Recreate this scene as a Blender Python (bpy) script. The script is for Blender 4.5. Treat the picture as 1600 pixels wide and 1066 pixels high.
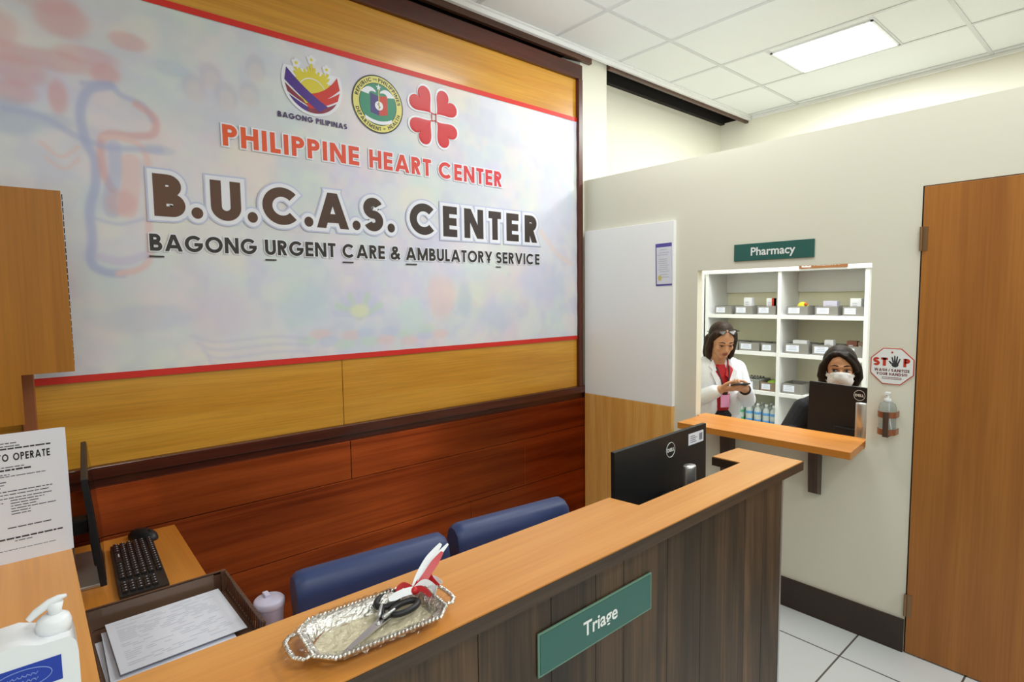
import bpy, math, random
import numpy as np
from mathutils import Vector, Matrix, Euler
random.seed(7)
rng = np.random.default_rng(5)
C = bpy.context.scene
for o in list(bpy.data.objects):
    bpy.data.objects.remove(o, do_unlink=True)
COL = C.collection
PI = math.pi

# ------------------------------------------------------------------ camera
CAM_H = 1.615
F_PX, YAW, PITCH, ROLL = 886.33, 0.858475, 0.0786789, 0.0127728
cd = bpy.data.cameras.new('camera')
cam = bpy.data.objects.new('camera', cd); COL.objects.link(cam)
fw = Vector((math.cos(YAW)*math.cos(PITCH), math.sin(YAW)*math.cos(PITCH), -math.sin(PITCH)))
rt = Vector((math.sin(YAW), -math.cos(YAW), 0)); dn = fw.cross(rt)
cr, sr = math.cos(ROLL), math.sin(ROLL)
right = rt*cr + dn*sr; down = -rt*sr + dn*cr
mw = Matrix((right, -down, -fw)).transposed().to_4x4(); mw.translation = Vector((0, 0, CAM_H))
cam.matrix_world = mw
cd.sensor_width = 36.0; cd.sensor_fit = 'HORIZONTAL'; cd.lens = F_PX/1600*36.0
cd.clip_start = 0.02; cd.clip_end = 60
C.camera = cam

# ------------------------------------------------------------------ world, lights, exposure
w = bpy.data.worlds.new('world'); C.world = w; w.use_nodes = True
w.node_tree.nodes['Background'].inputs[0].default_value = (0.9, 0.95, 1.0, 1)
w.node_tree.nodes['Background'].inputs[1].default_value = 0.05
C.view_settings.view_transform = 'Standard'; C.view_settings.look = 'None'
C.view_settings.exposure = 0.0; C.view_settings.gamma = 1.0
try: C.view_settings.use_curve_mapping = False
except Exception: pass

def area(name, loc, size, power, color=(1, 0.97, 0.92), target=None, sy=None):
    l = bpy.data.lights.new(name, 'AREA'); l.shape = 'RECTANGLE'
    l.size = size; l.size_y = sy or size; l.energy = power; l.color = color
    o = bpy.data.objects.new(name, l); COL.objects.link(o); o.location = loc
    if target is not None:
        o.rotation_euler = (Vector(target)-Vector(loc)).to_track_quat('-Z', 'Y').to_euler()
    return o
CEIL = 3.2
LIGHT_COL = (0.97, 1.0, 0.98)
# unseen lamps added on the ceiling grid, some to streak boards and light shelves
for i, (x, y, p) in enumerate([(2.29, 1.514, 15), (2.29, 0.233, 10), (3.51, 0.233, 30), (0.47, -0.98, 26), (-1.35, -0.98, 14), (-1.35, 1.514, 8), (1.69, -3.4, 28), (-0.73, -3.4, 18), (2.29, -2.2, 22)]):
    area('unseen_ceiling_lamp', (x, y, CEIL-0.012), 0.57, p, LIGHT_COL, None, 0.57)
area('pharmacy_lamp', (4.116, 1.514, CEIL-0.02), 0.46, 42, LIGHT_COL, None, 0.55)
# the photographer's flash, bounced off the ceiling
fl = bpy.data.lights.new('camera_flash', 'SPOT'); fl.energy = 320; fl.color = (0.93, 0.97, 1.0)
fl.spot_size = math.radians(36); fl.spot_blend = 1.0; fl.shadow_soft_size = 0.05
fo = bpy.data.objects.new('camera_flash', fl); COL.objects.link(fo); fo.location = (-0.05, -0.12, 1.85)
fo.rotation_euler = (Vector((2.5, 1.85, 3.2))-fo.location).to_track_quat('-Z', 'Y').to_euler()

# ------------------------------------------------------------------ materials
def S(r, g, b):
    f = lambda c: (c/255/12.92) if c/255 <= 0.04045 else ((c/255+0.055)/1.055)**2.4
    return (f(r), f(g), f(b), 1.0)
def mat(name, col, rough=0.5, metal=0.0, spec=0.5, bump=0.0, bscale=60, var=0.0, trans=0.0, ior=1.45, coat=0.0, emit=None, estr=0.0, vscale=4):
    m = bpy.data.materials.new(name); m.use_nodes = True
    nt = m.node_tree; b = nt.nodes['Principled BSDF']
    b.inputs['Base Color'].default_value = col; b.inputs['Roughness'].default_value = rough
    b.inputs['Metallic'].default_value = metal; b.inputs['Specular IOR Level'].default_value = spec
    b.inputs['Transmission Weight'].default_value = trans; b.inputs['IOR'].default_value = ior
    b.inputs['Coat Weight'].default_value = coat; b.inputs['Coat Roughness'].default_value = 0.1
    if emit: b.inputs['Emission Color'].default_value = emit; b.inputs['Emission Strength'].default_value = estr
    if var or bump:
        tc = nt.nodes.new('ShaderNodeTexCoord')
    if var:
        n = nt.nodes.new('ShaderNodeTexNoise'); n.inputs['Scale'].default_value = vscale; n.inputs['Detail'].default_value = 5
        nt.links.new(tc.outputs['Object'], n.inputs['Vector'])
        mx = nt.nodes.new('ShaderNodeMixRGB'); mx.blend_type = 'MULTIPLY'; mx.inputs[0].default_value = 1
        mx.inputs[1].default_value = col
        rp = nt.nodes.new('ShaderNodeValToRGB'); a = 1-var
        rp.color_ramp.elements[0].position = 0.3; rp.color_ramp.elements[1].position = 0.7
        rp.color_ramp.elements[0].color = (a, a, a, 1); rp.color_ramp.elements[1].color = (1, 1, 1, 1)
        nt.links.new(n.outputs['Fac'], rp.inputs[0]); nt.links.new(rp.outputs[0], mx.inputs[2])
        nt.links.new(mx.outputs[0], b.inputs['Base Color'])
    if bump:
        n2 = nt.nodes.new('ShaderNodeTexNoise'); n2.inputs['Scale'].default_value = bscale; n2.inputs['Detail'].default_value = 4
        nt.links.new(tc.outputs['Object'], n2.inputs['Vector'])
        bp = nt.nodes.new('ShaderNodeBump'); bp.inputs['Strength'].default_value = bump; bp.inputs['Distance'].default_value = 0.01
        nt.links.new(n2.outputs['Fac'], bp.inputs['Height']); nt.links.new(bp.outputs[0], b.inputs['Normal'])
    return m
def wood(name, c1, c2, axis='X', scale=1.0, rough=0.4, spec=0.5, coat=0.0, fine=0.35, aniso=0.0, tangent=None, dark=None, contrast=(0.35, 0.68), metal=0.0):
    """wood with grain running along an axis: broad streaks plus fine pores"""
    m = bpy.data.materials.new(name); m.use_nodes = True
    nt = m.node_tree; b = nt.nodes['Principled BSDF']; L = nt.links.new
    tc = nt.nodes.new('ShaderNodeTexCoord')
    def nz(sc_along, sc_across, detail, dist):
        mp = nt.nodes.new('ShaderNodeMapping')
        v = [sc_across*scale]*3; v['XYZ'.index(axis)] = sc_along*scale
        mp.inputs['Scale'].default_value = v
        n = nt.nodes.new('ShaderNodeTexNoise'); n.inputs['Scale'].default_value = 1; n.inputs['Detail'].default_value = detail
        n.inputs['Distortion'].default_value = dist
        L(tc.outputs['Object'], mp.inputs[0]); L(mp.outputs[0], n.inputs['Vector']); return n
    n1 = nz(0.6, 14, 4, 0.6); n2 = nz(4, 170, 3, 0.0)
    rp = nt.nodes.new('ShaderNodeValToRGB')
    rp.color_ramp.elements[0].position = contrast[0]; rp.color_ramp.elements[1].position = contrast[1]
    rp.color_ramp.elements[0].color = c1; rp.color_ramp.elements[1].color = c2
    L(n1.outputs['Fac'], rp.inputs[0])
    rp2 = nt.nodes.new('ShaderNodeValToRGB'); a = 1-fine
    rp2.color_ramp.elements[0].position = 0.35; rp2.color_ramp.elements[1].position = 0.6
    rp2.color_ramp.elements[0].color = (a, a, a, 1); rp2.color_ramp.elements[1].color = (1, 1, 1, 1)
    L(n2.outputs['Fac'], rp2.inputs[0])
    mx = nt.nodes.new('ShaderNodeMixRGB'); mx.blend_type = 'MULTIPLY'; mx.inputs[0].default_value = 1
    L(rp.outputs[0], mx.inputs[1]); L(rp2.outputs[0], mx.inputs[2])
    out = mx
    if dark:
        n3 = nz(1.2, 5, 6, 1.2)
        rp3 = nt.nodes.new('ShaderNodeValToRGB'); rp3.color_ramp.elements[0].position = 0.38; rp3.color_ramp.elements[1].position = 0.62
        rp3.color_ramp.elements[0].color = (dark, dark, dark, 1); rp3.color_ramp.elements[1].color = (1, 1, 1, 1)
        L(n3.outputs['Fac'], rp3.inputs[0])
        mx2 = nt.nodes.new('ShaderNodeMixRGB'); mx2.blend_type = 'MULTIPLY'; mx2.inputs[0].default_value = 1
        L(mx.outputs[0], mx2.inputs[1]); L(rp3.outputs[0], mx2.inputs[2]); out = mx2
    L(out.outputs[0], b.inputs['Base Color'])
    b.inputs['Roughness'].default_value = rough; b.inputs['Specular IOR Level'].default_value = spec
    b.inputs['Coat Weight'].default_value = coat; b.inputs['Coat Roughness'].default_value = 0.12
    b.inputs['Anisotropic'].default_value = aniso; b.inputs['Metallic'].default_value = metal
    if tangent:
        cx = nt.nodes.new('ShaderNodeCombineXYZ')
        for i in range(3): cx.inputs[i].default_value = tangent[i]
        L(cx.outputs[0], b.inputs['Tangent'])
    bp = nt.nodes.new('ShaderNodeBump'); bp.inputs['Strength'].default_value = 0.06; bp.inputs['Distance'].default_value = 0.002
    L(n2.outputs['Fac'], bp.inputs['Height']); L(bp.outputs[0], b.inputs['Normal'])
    return m
def tile_mat():
    m = bpy.data.materials.new('floor_tiles'); m.use_nodes = True
    nt = m.node_tree; b = nt.nodes['Principled BSDF']; L = nt.links.new
    tc = nt.nodes.new('ShaderNodeTexCoord'); mp = nt.nodes.new('ShaderNodeMapping')
    mp.inputs['Location'].default_value = (-2.663+0.002, -0.882+0.002, 0)
    br = nt.nodes.new('ShaderNodeTexBrick'); br.offset = 0; br.squash = 1
    br.inputs['Scale'].default_value = 1; br.inputs['Brick Width'].default_value = 0.4; br.inputs['Row Height'].default_value = 0.4
    br.inputs['Mortar Size'].default_value = 0.004; br.inputs['Mortar Smooth'].default_value = 0.1
    br.inputs['Color1'].default_value = S(214, 219, 220); br.inputs['Color2'].default_value = S(220, 224, 224); br.inputs['Mortar'].default_value = S(95, 90, 84)
    L(tc.outputs['Object'], mp.inputs[0]); L(mp.outputs[0], br.inputs['Vector']); L(br.outputs[0], b.inputs['Base Color'])
    b.inputs['Roughness'].default_value = 0.18
    return m
M = {}
M['cream'] = mat('cream_paint', S(227, 225, 208), 0.55, var=0.03, vscale=1.2)
M['cream_y'] = mat('pale_yellow_paint', S(250, 247, 220), 0.55)
M['cream_far'] = mat('far_cream_paint', S(234, 232, 218), 0.55)
M['white_paint'] = mat('white_paint', S(238, 239, 238), 0.4)
M['panel_white'] = mat('white_laminate', S(250, 252, 252), 0.3)
M['ceiling'] = mat('mineral_tile', S(230, 234, 234), 0.8, bump=0.25, bscale=220)
M['grid'] = mat('ceiling_grid', S(205, 208, 210), 0.45)
M['gap_shade'] = mat('painted_gap_shade', S(22, 16, 12), 0.9)  # black colour stands for the shade inside gaps
M['brown_rail'] = wood('brown_rail', S(70, 42, 28), S(96, 62, 44), 'X', 1, 0.4)
M['frame'] = wood('dark_red_frame', S(66, 24, 12), S(92, 38, 20), 'X', 1, 0.3, coat=0.2)
M['frame_v'] = wood('dark_red_frame_upright', S(66, 26, 14), S(100, 46, 26), 'Z', 1, 0.35)
M['veneer'] = wood('golden_veneer', S(204, 140, 40), S(222, 163, 58), 'X', 1, 0.33, coat=0.25, fine=0.15)
M['wains'] = wood('red_mahogany_boards', S(128, 50, 16), S(178, 82, 32), 'X', 1, 0.37, spec=0.6, coat=0.0, fine=0.14, aniso=1.0, tangent=(0, 0, 1), dark=0.86, metal=0.9)
M['counter'] = wood('honey_laminate', S(212, 142, 66), S(226, 160, 84), 'X', 0.8, 0.32, fine=0.07)
M['counter_y'] = wood('honey_laminate_side', S(212, 142, 66), S(226, 160, 84), 'Y', 0.8, 0.32, fine=0.07)
M['desk'] = wood('orange_laminate', S(196, 122, 44), S(210, 138, 56), 'Y', 0.8, 0.35, fine=0.08)
M['rustic'] = wood('rustic_dark_boards', S(60, 43, 28), S(108, 81, 56), 'Z', 1, 0.5, fine=0.4, dark=0.42)
M['edge_dark'] = wood('dark_edge_band', S(62, 46, 34), S(80, 61, 46), 'X', 1, 0.45)
M['door'] = wood('door_veneer', S(158, 97, 38), S(178, 115, 48), 'Z', 0.8, 0.4, fine=0.12)
M['panelwood'] = wood('warm_veneer', S(228, 164, 80), S(242, 188, 106), 'Z', 1.6, 0.35, fine=0.14)
M['leftwood'] = wood('old_veneer', S(168, 104, 16), S(188, 122, 28), 'Z', 0.9, 0.45, fine=0.12)
M['redwood'] = wood('reddish_strip', S(150, 84, 44), S(170, 100, 56), 'Z', 1, 0.5, fine=0.1)
M['base_brown'] = mat('dark_brown_base', S(54, 42, 34), 0.35)
M['bracket'] = wood('bracket_wood', S(74, 56, 46), S(94, 72, 58), 'Z', 1, 0.4)
M['navy'] = mat('navy_vinyl', S(54, 68, 112), 0.42, bump=0.03, bscale=300)
M['black'] = mat('black_plastic', S(30, 31, 33), 0.42)
M['blackm'] = mat('matt_black', S(24, 24, 26), 0.6)
M['screen'] = mat('screen_glass', S(14, 15, 18), 0.12)
M['silver'] = mat('silver_metal', S(196, 198, 200), 0.32, metal=0.85)
M['steel'] = mat('steel', S(205, 206, 208), 0.25, metal=1.0)
M['chrome'] = mat('chrome', S(225, 225, 228), 0.12, metal=1.0)
M['foil'] = mat('aluminium_foil', S(232, 230, 226), 0.2, metal=1.0, bump=0.5, bscale=140)
M['foil_base'] = mat('foil_base', S(244, 234, 204), 0.3, metal=0.1, bump=0.8, bscale=60)  # beige colour holds the wood's warm reflection in the foil
M['paper'] = mat('white_paper', S(228, 234, 248), 0.7)
M['paper2'] = mat('cool_paper', S(226, 229, 240), 0.7)
M['ink'] = mat('grey_ink', S(92, 94, 104), 0.7)
M['inklight'] = mat('pale_ink', S(196, 199, 210), 0.7)
M['inkdark'] = mat('dark_ink', S(52, 53, 60), 0.7)
M['white'] = mat('white_plastic', S(236, 239, 243), 0.35)
M['blue_label'] = mat('blue_label', S(32, 62, 168), 0.4)
M['lilac'] = mat('lilac_plastic', S(186, 178, 206), 0.35)
M['lilac2'] = mat('lilac_lid', S(206, 200, 222), 0.35)
M['green_sign'] = mat('green_acrylic', S(50, 100, 92), 0.25)
M['sign_edge'] = mat('sign_edge', S(104, 140, 122), 0.3)
M['sign_white'] = mat('sign_white', S(236, 240, 238), 0.4)
M['tray'] = mat('brown_plastic_mesh', S(96, 66, 50), 0.38)
M['tape'] = mat('brown_tape', S(112, 88, 72), 0.2, coat=0.4)
M['red'] = mat('ribbon_red', S(196, 32, 38), 0.35)
M['red_sign'] = mat('sign_red', S(198, 58, 40), 0.4)
M['band_red'] = mat('banner_red', S(214, 44, 34), 0.45)
M['grey_box'] = mat('grey_card', S(140, 138, 132), 0.6)
M['grey_box2'] = mat('grey_card_inside', S(96, 95, 90), 0.7)
M['brown_box'] = mat('brown_card', S(138, 118, 98), 0.6)
M['carton'] = mat('white_carton', S(230, 232, 236), 0.5)
M['lilac_carton'] = mat('lilac_carton', S(206, 202, 222), 0.5)
M['redbrown'] = mat('redbrown_carton', S(120, 74, 60), 0.5)
M['orange'] = mat('orange_print', S(222, 104, 56), 0.5)
M['yellow'] = mat('yellow_foil', S(232, 226, 60), 0.4)
M['limegreen'] = mat('lime_green', S(160, 196, 70), 0.5)
M['clear'] = mat('clear_plastic', S(238, 246, 246), 0.12, trans=0.9, ior=1.15)
M['bottle_clear'] = mat('milky_plastic', S(226, 234, 228), 0.25, trans=0.35, ior=1.2)
M['bl_blue'] = mat('blue_print', S(96, 158, 214), 0.4)
M['bl_green'] = mat('green_print', S(86, 176, 120), 0.4)
M['amber'] = mat('amber_brown', S(140, 82, 50), 0.3)
M['skin'] = mat('skin', S(204, 152, 116), 0.5, spec=0.35, var=0.06, vscale=30)
M['skin2'] = mat('skin_tan', S(206, 152, 114), 0.5, spec=0.35, var=0.06, vscale=30)
M['hair'] = wood('dark_brown_hair', S(36, 24, 18), S(66, 46, 34), 'Z', 4, 0.55, spec=0.2, fine=0.4)
M['hair2'] = wood('black_hair', S(28, 22, 18), S(54, 41, 33), 'Z', 4, 0.55, spec=0.2, fine=0.4)
M['coat'] = mat('white_coat', S(232, 234, 240), 0.75, bump=0.15, bscale=40)
M['redshirt'] = mat('red_shirt', S(178, 24, 32), 0.7)
M['lanyard'] = mat('lanyard', S(52, 32, 38), 0.6)
M['pinkcard'] = mat('pink_card', S(236, 164, 206), 0.5)
M['trousers'] = mat('black_trousers', S(26, 26, 30), 0.8)
M['blacktop'] = mat('black_top', S(27, 28, 34), 0.8, bump=0.1, bscale=60)
M['mask'] = mat('white_mask', S(232, 234, 238), 0.7)
M['lips'] = mat('lips', S(164, 92, 84), 0.45)
M['eyew'] = mat('eye_white', S(206, 200, 196), 0.3)
M['eyed'] = mat('dark_eye', S(30, 22, 18), 0.25)
M['brow'] = mat('brow', S(62, 42, 32), 0.7)
M['lens'] = mat('glasses_lens', S(120, 112, 108), 0.15, trans=0.5)
M['purple'] = mat('purple_print', S(92, 84, 168), 0.5)
M['gold'] = mat('gold_seal', S(214, 204, 120), 0.5)
M['brown_sign'] = mat('brown_sign', S(142, 92, 50), 0.5)
M['hinge'] = mat('brass_hinge', S(146, 116, 84), 0.4, metal=0.7)
M['floor'] = tile_mat()
M['emit'] = mat('lit_diffuser', S(250, 252, 255), 0.5, emit=(0.97, 1.0, 0.99, 1), estr=6.0)
M['cable'] = mat('black_cable', S(22, 22, 22), 0.5)
# wrap: thin clear film
def film():
    m = bpy.data.materials.new('clear_film'); m.use_nodes = True; nt = m.node_tree; L = nt.links.new
    for n in list(nt.nodes): nt.nodes.remove(n)
    out = nt.nodes.new('ShaderNodeOutputMaterial'); mix = nt.nodes.new('ShaderNodeMixShader')
    tr = nt.nodes.new('ShaderNodeBsdfTransparent'); gl = nt.nodes.new('ShaderNodeBsdfGlossy'); gl.inputs['Roughness'].default_value = 0.08
    tr.inputs[0].default_value = (0.98, 0.98, 0.97, 1)
    fr = nt.nodes.new('ShaderNodeFresnel'); fr.inputs[0].default_value = 1.5
    nz = nt.nodes.new('ShaderNodeTexNoise'); nz.inputs['Scale'].default_value = 55; nz.inputs['Detail'].default_value = 3
    tc = nt.nodes.new('ShaderNodeTexCoord'); L(tc.outputs['Object'], nz.inputs['Vector'])
    bp = nt.nodes.new('ShaderNodeBump'); bp.inputs['Strength'].default_value = 0.5; bp.inputs['Distance'].default_value = 0.006
    mu = nt.nodes.new('ShaderNodeMath'); mu.operation = 'MULTIPLY'; mu.inputs[1].default_value = 0.55
    L(nz.outputs['Fac'], bp.inputs['Height']); L(bp.outputs[0], gl.inputs['Normal']); L(bp.outputs[0], fr.inputs['Normal'])
    L(fr.outputs[0], mu.inputs[0]); L(mu.outputs[0], mix.inputs[0]); L(tr.outputs[0], mix.inputs[1]); L(gl.outputs[0], mix.inputs[2]); L(mix.outputs[0], out.inputs[0])
    return m
M['film'] = film()

# ------------------------------------------------------------------ builders
INV = {}
def tag(o, label=None, cat=None, group=None, kind=None):
    if label: o['label'] = label
    if cat: o['category'] = cat
    if group: o['group'] = group
    if kind: o['kind'] = kind
    return o
def thing(name, label, cat, loc=(0, 0, 0), rz=0.0, group=None):
    o = bpy.data.objects.new(name, None); COL.objects.link(o)
    o.location = loc; o.rotation_euler = (0, 0, rz); o.empty_display_size = 0.05
    INV[o] = (Matrix.Translation(Vector(loc)) @ Matrix.Rotation(rz, 4, 'Z')).inverted()
    return tag(o, label, cat, group)
def place(o, loc, rz=0.0):
    o.location = loc; o.rotation_euler = (0, 0, rz)
def dup(root, loc, rz=None, label=None, group=None):
    r = root.copy(); COL.objects.link(r); r.location = loc
    if rz is not None: r.rotation_euler = (0, 0, rz)
    if label: r['label'] = label
    if group: r['group'] = group
    for ch in list(root.children):
        c = ch.copy(); COL.objects.link(c); c.parent = r
        for g in ch.children:
            d = g.copy(); COL.objects.link(d); d.parent = c
    return r
class MB:
    def __init__(s): s.v = []; s.f = []; s.mi = []; s.sm = []
    def add(s, vs, fs, mi=0, smooth=False):
        k = len(s.v); s.v += [tuple(map(float, v)) for v in vs]
        for f in fs: s.f.append([i+k for i in f]); s.mi.append(mi); s.sm.append(smooth)
        return s
    def face(s, pts, mi=0): return s.add(pts, [list(range(len(pts)))], mi)
    def box(s, a, b, mi=0, mtx=None):
        x0, y0, z0 = [min(a[i], b[i]) for i in range(3)]; x1, y1, z1 = [max(a[i], b[i]) for i in range(3)]
        vs = [(x0, y0, z0), (x1, y0, z0), (x1, y1, z0), (x0, y1, z0), (x0, y0, z1), (x1, y0, z1), (x1, y1, z1), (x0, y1, z1)]
        if mtx: vs = [mtx @ Vector(v) for v in vs]
        return s.add(vs, [[3, 2, 1, 0], [4, 5, 6, 7], [0, 1, 5, 4], [1, 2, 6, 5], [2, 3, 7, 6], [3, 0, 4, 7]], mi)
    def prism(s, poly, z0, z1, mi=0, mtx=None, smooth=False):
        """poly in xy (counter-clockwise), extruded z0..z1"""
        n = len(poly)
        vs = [(p[0], p[1], z0) for p in poly]+[(p[0], p[1], z1) for p in poly]
        if mtx: vs = [mtx @ Vector(v) for v in vs]
        s.add(vs, [list(range(n))[::-1], [n+i for i in range(n)]], mi)
        s.add(vs, [[i, (i+1) % n, n+(i+1) % n, n+i] for i in range(n)], mi, smooth)
        return s
    def tube(s, path, r, n=10, mi=0, closed=False, smooth=True):
        path = [Vector(p) for p in path]; m = len(path)
        rs = r if isinstance(r, (list, tuple)) else [r]*m
        rings = []; up = None
        for i, p in enumerate(path):
            a = path[(i-1) % m] if (closed or i > 0) else p; b = path[(i+1) % m] if (closed or i < m-1) else p
            t = (b-a).normalized()
            if up is None: up = t.orthogonal().normalized()
            up = (up - t*up.dot(t))
            up = up.normalized() if up.length > 1e-6 else t.orthogonal().normalized()
            bn = t.cross(up)
            rings.append([p+(up*math.cos(2*PI*k/n)+bn*math.sin(2*PI*k/n))*rs[i] for k in range(n)])
        vs = [v for rg in rings for v in rg]; fs = []
        for i in range(m if closed else m-1):
            j = (i+1) % m
            for k in range(n): fs.append([i*n+k, i*n+(k+1) % n, j*n+(k+1) % n, j*n+k])
        s.add(vs, fs, mi, smooth)
        if not closed: s.add(rings[0], [list(range(n))[::-1]], mi); s.add(rings[-1], [list(range(n))], mi)
        return s
    def lathe(s, prof, c=(0, 0, 0), n=24, mi=0, sx=1, sy=1, smooth=True, mtx=None):
        vs = []; fs = []; m = len(prof)
        for r, z in prof:
            for k in range(n):
                a = 2*PI*k/n; vs.append(Vector((c[0]+r*sx*math.cos(a), c[1]+r*sy*math.sin(a), c[2]+z)))
        if mtx: vs = [mtx @ v for v in vs]
        for i in range(m-1):
            for k in range(n): fs.append([i*n+k, i*n+(k+1) % n, (i+1)*n+(k+1) % n, (i+1)*n+k])
        s.add(vs, fs, mi, smooth)
        s.add(vs[:n], [list(range(n))[::-1]], mi); s.add(vs[-n:], [list(range(n))], mi)
        return s
    def ell(s, c, r, mi=0, mtx=None, nu=16, nv=10, smooth=True):
        vs = []; fs = []
        for j in range(nv+1):
            t = PI*j/nv
            for i in range(nu):
                a = 2*PI*i/nu
                v = Vector((r[0]*math.sin(t)*math.cos(a), r[1]*math.sin(t)*math.sin(a), r[2]*math.cos(t)))
                if mtx: v = mtx @ v
                vs.append(v+Vector(c))
        for j in range(nv):
            for i in range(nu):
                q = [j*nu+i, (j+1)*nu+i, (j+1)*nu+(i+1) % nu, j*nu+(i+1) % nu]
                fs.append(q)
        return s.add(vs, fs, mi, smooth)
    def cap(s, p0, r0, p1, r1, mi=0, n=14):
        """capsule with two radii"""
        p0 = Vector(p0); p1 = Vector(p1); d = p1-p0; L = d.length; t = d/L if L > 1e-6 else Vector((0, 0, 1))
        path = []; rs = []
        for k in range(6):
            a = PI/2*(1-k/5); path.append(p0-t*r0*math.sin(a)); rs.append(max(r0*math.cos(a), 1e-4))
        for k in range(6):
            a = PI/2*k/5; path.append(p1+t*r1*math.sin(a)); rs.append(max(r1*math.cos(a), 1e-4))
        return s.tube(path, rs, n, mi)
    def build(s, name, mats, parent=None, bevel=0.0, world=False, subsurf=0, autosmooth=True):
        me = bpy.data.meshes.new(name)
        vs = s.v
        if world and parent is not None:
            r = parent
            while r.parent: r = r.parent
            I = INV[r]; vs = [tuple(I @ Vector(v)) for v in vs]
        me.from_pydata(vs, [], s.f)
        for m in (mats if isinstance(mats, (list, tuple)) else [mats]): me.materials.append(m)
        me.polygons.foreach_set('material_index', s.mi); me.polygons.foreach_set('use_smooth', s.sm)
        me.update()
        o = bpy.data.objects.new(name, me); COL.objects.link(o)
        if parent is not None: o.parent = parent
        if bevel:
            b = o.modifiers.new('bevel', 'BEVEL'); b.width = bevel; b.segments = 2; b.limit_method = 'ANGLE'; b.angle_limit = math.radians(40)
            b.harden_normals = False
        if subsurf:
            q = o.modifiers.new('subsurf', 'SUBSURF'); q.levels = subsurf; q.render_levels = subsurf
        return o
def struct(name, mb, mats, bevel=0.0, label=None):
    o = mb.build(name, mats, None, bevel); o['kind'] = 'structure'
    if label: o['label'] = label
    return o
def remesh(o, voxel, smooth=4, factor=0.5):
    r = o.modifiers.new('remesh', 'REMESH'); r.mode = 'VOXEL'; r.voxel_size = voxel; r.use_smooth_shade = True
    if smooth:
        m = o.modifiers.new('smooth', 'SMOOTH'); m.iterations = smooth; m.factor = factor
    return o

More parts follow.
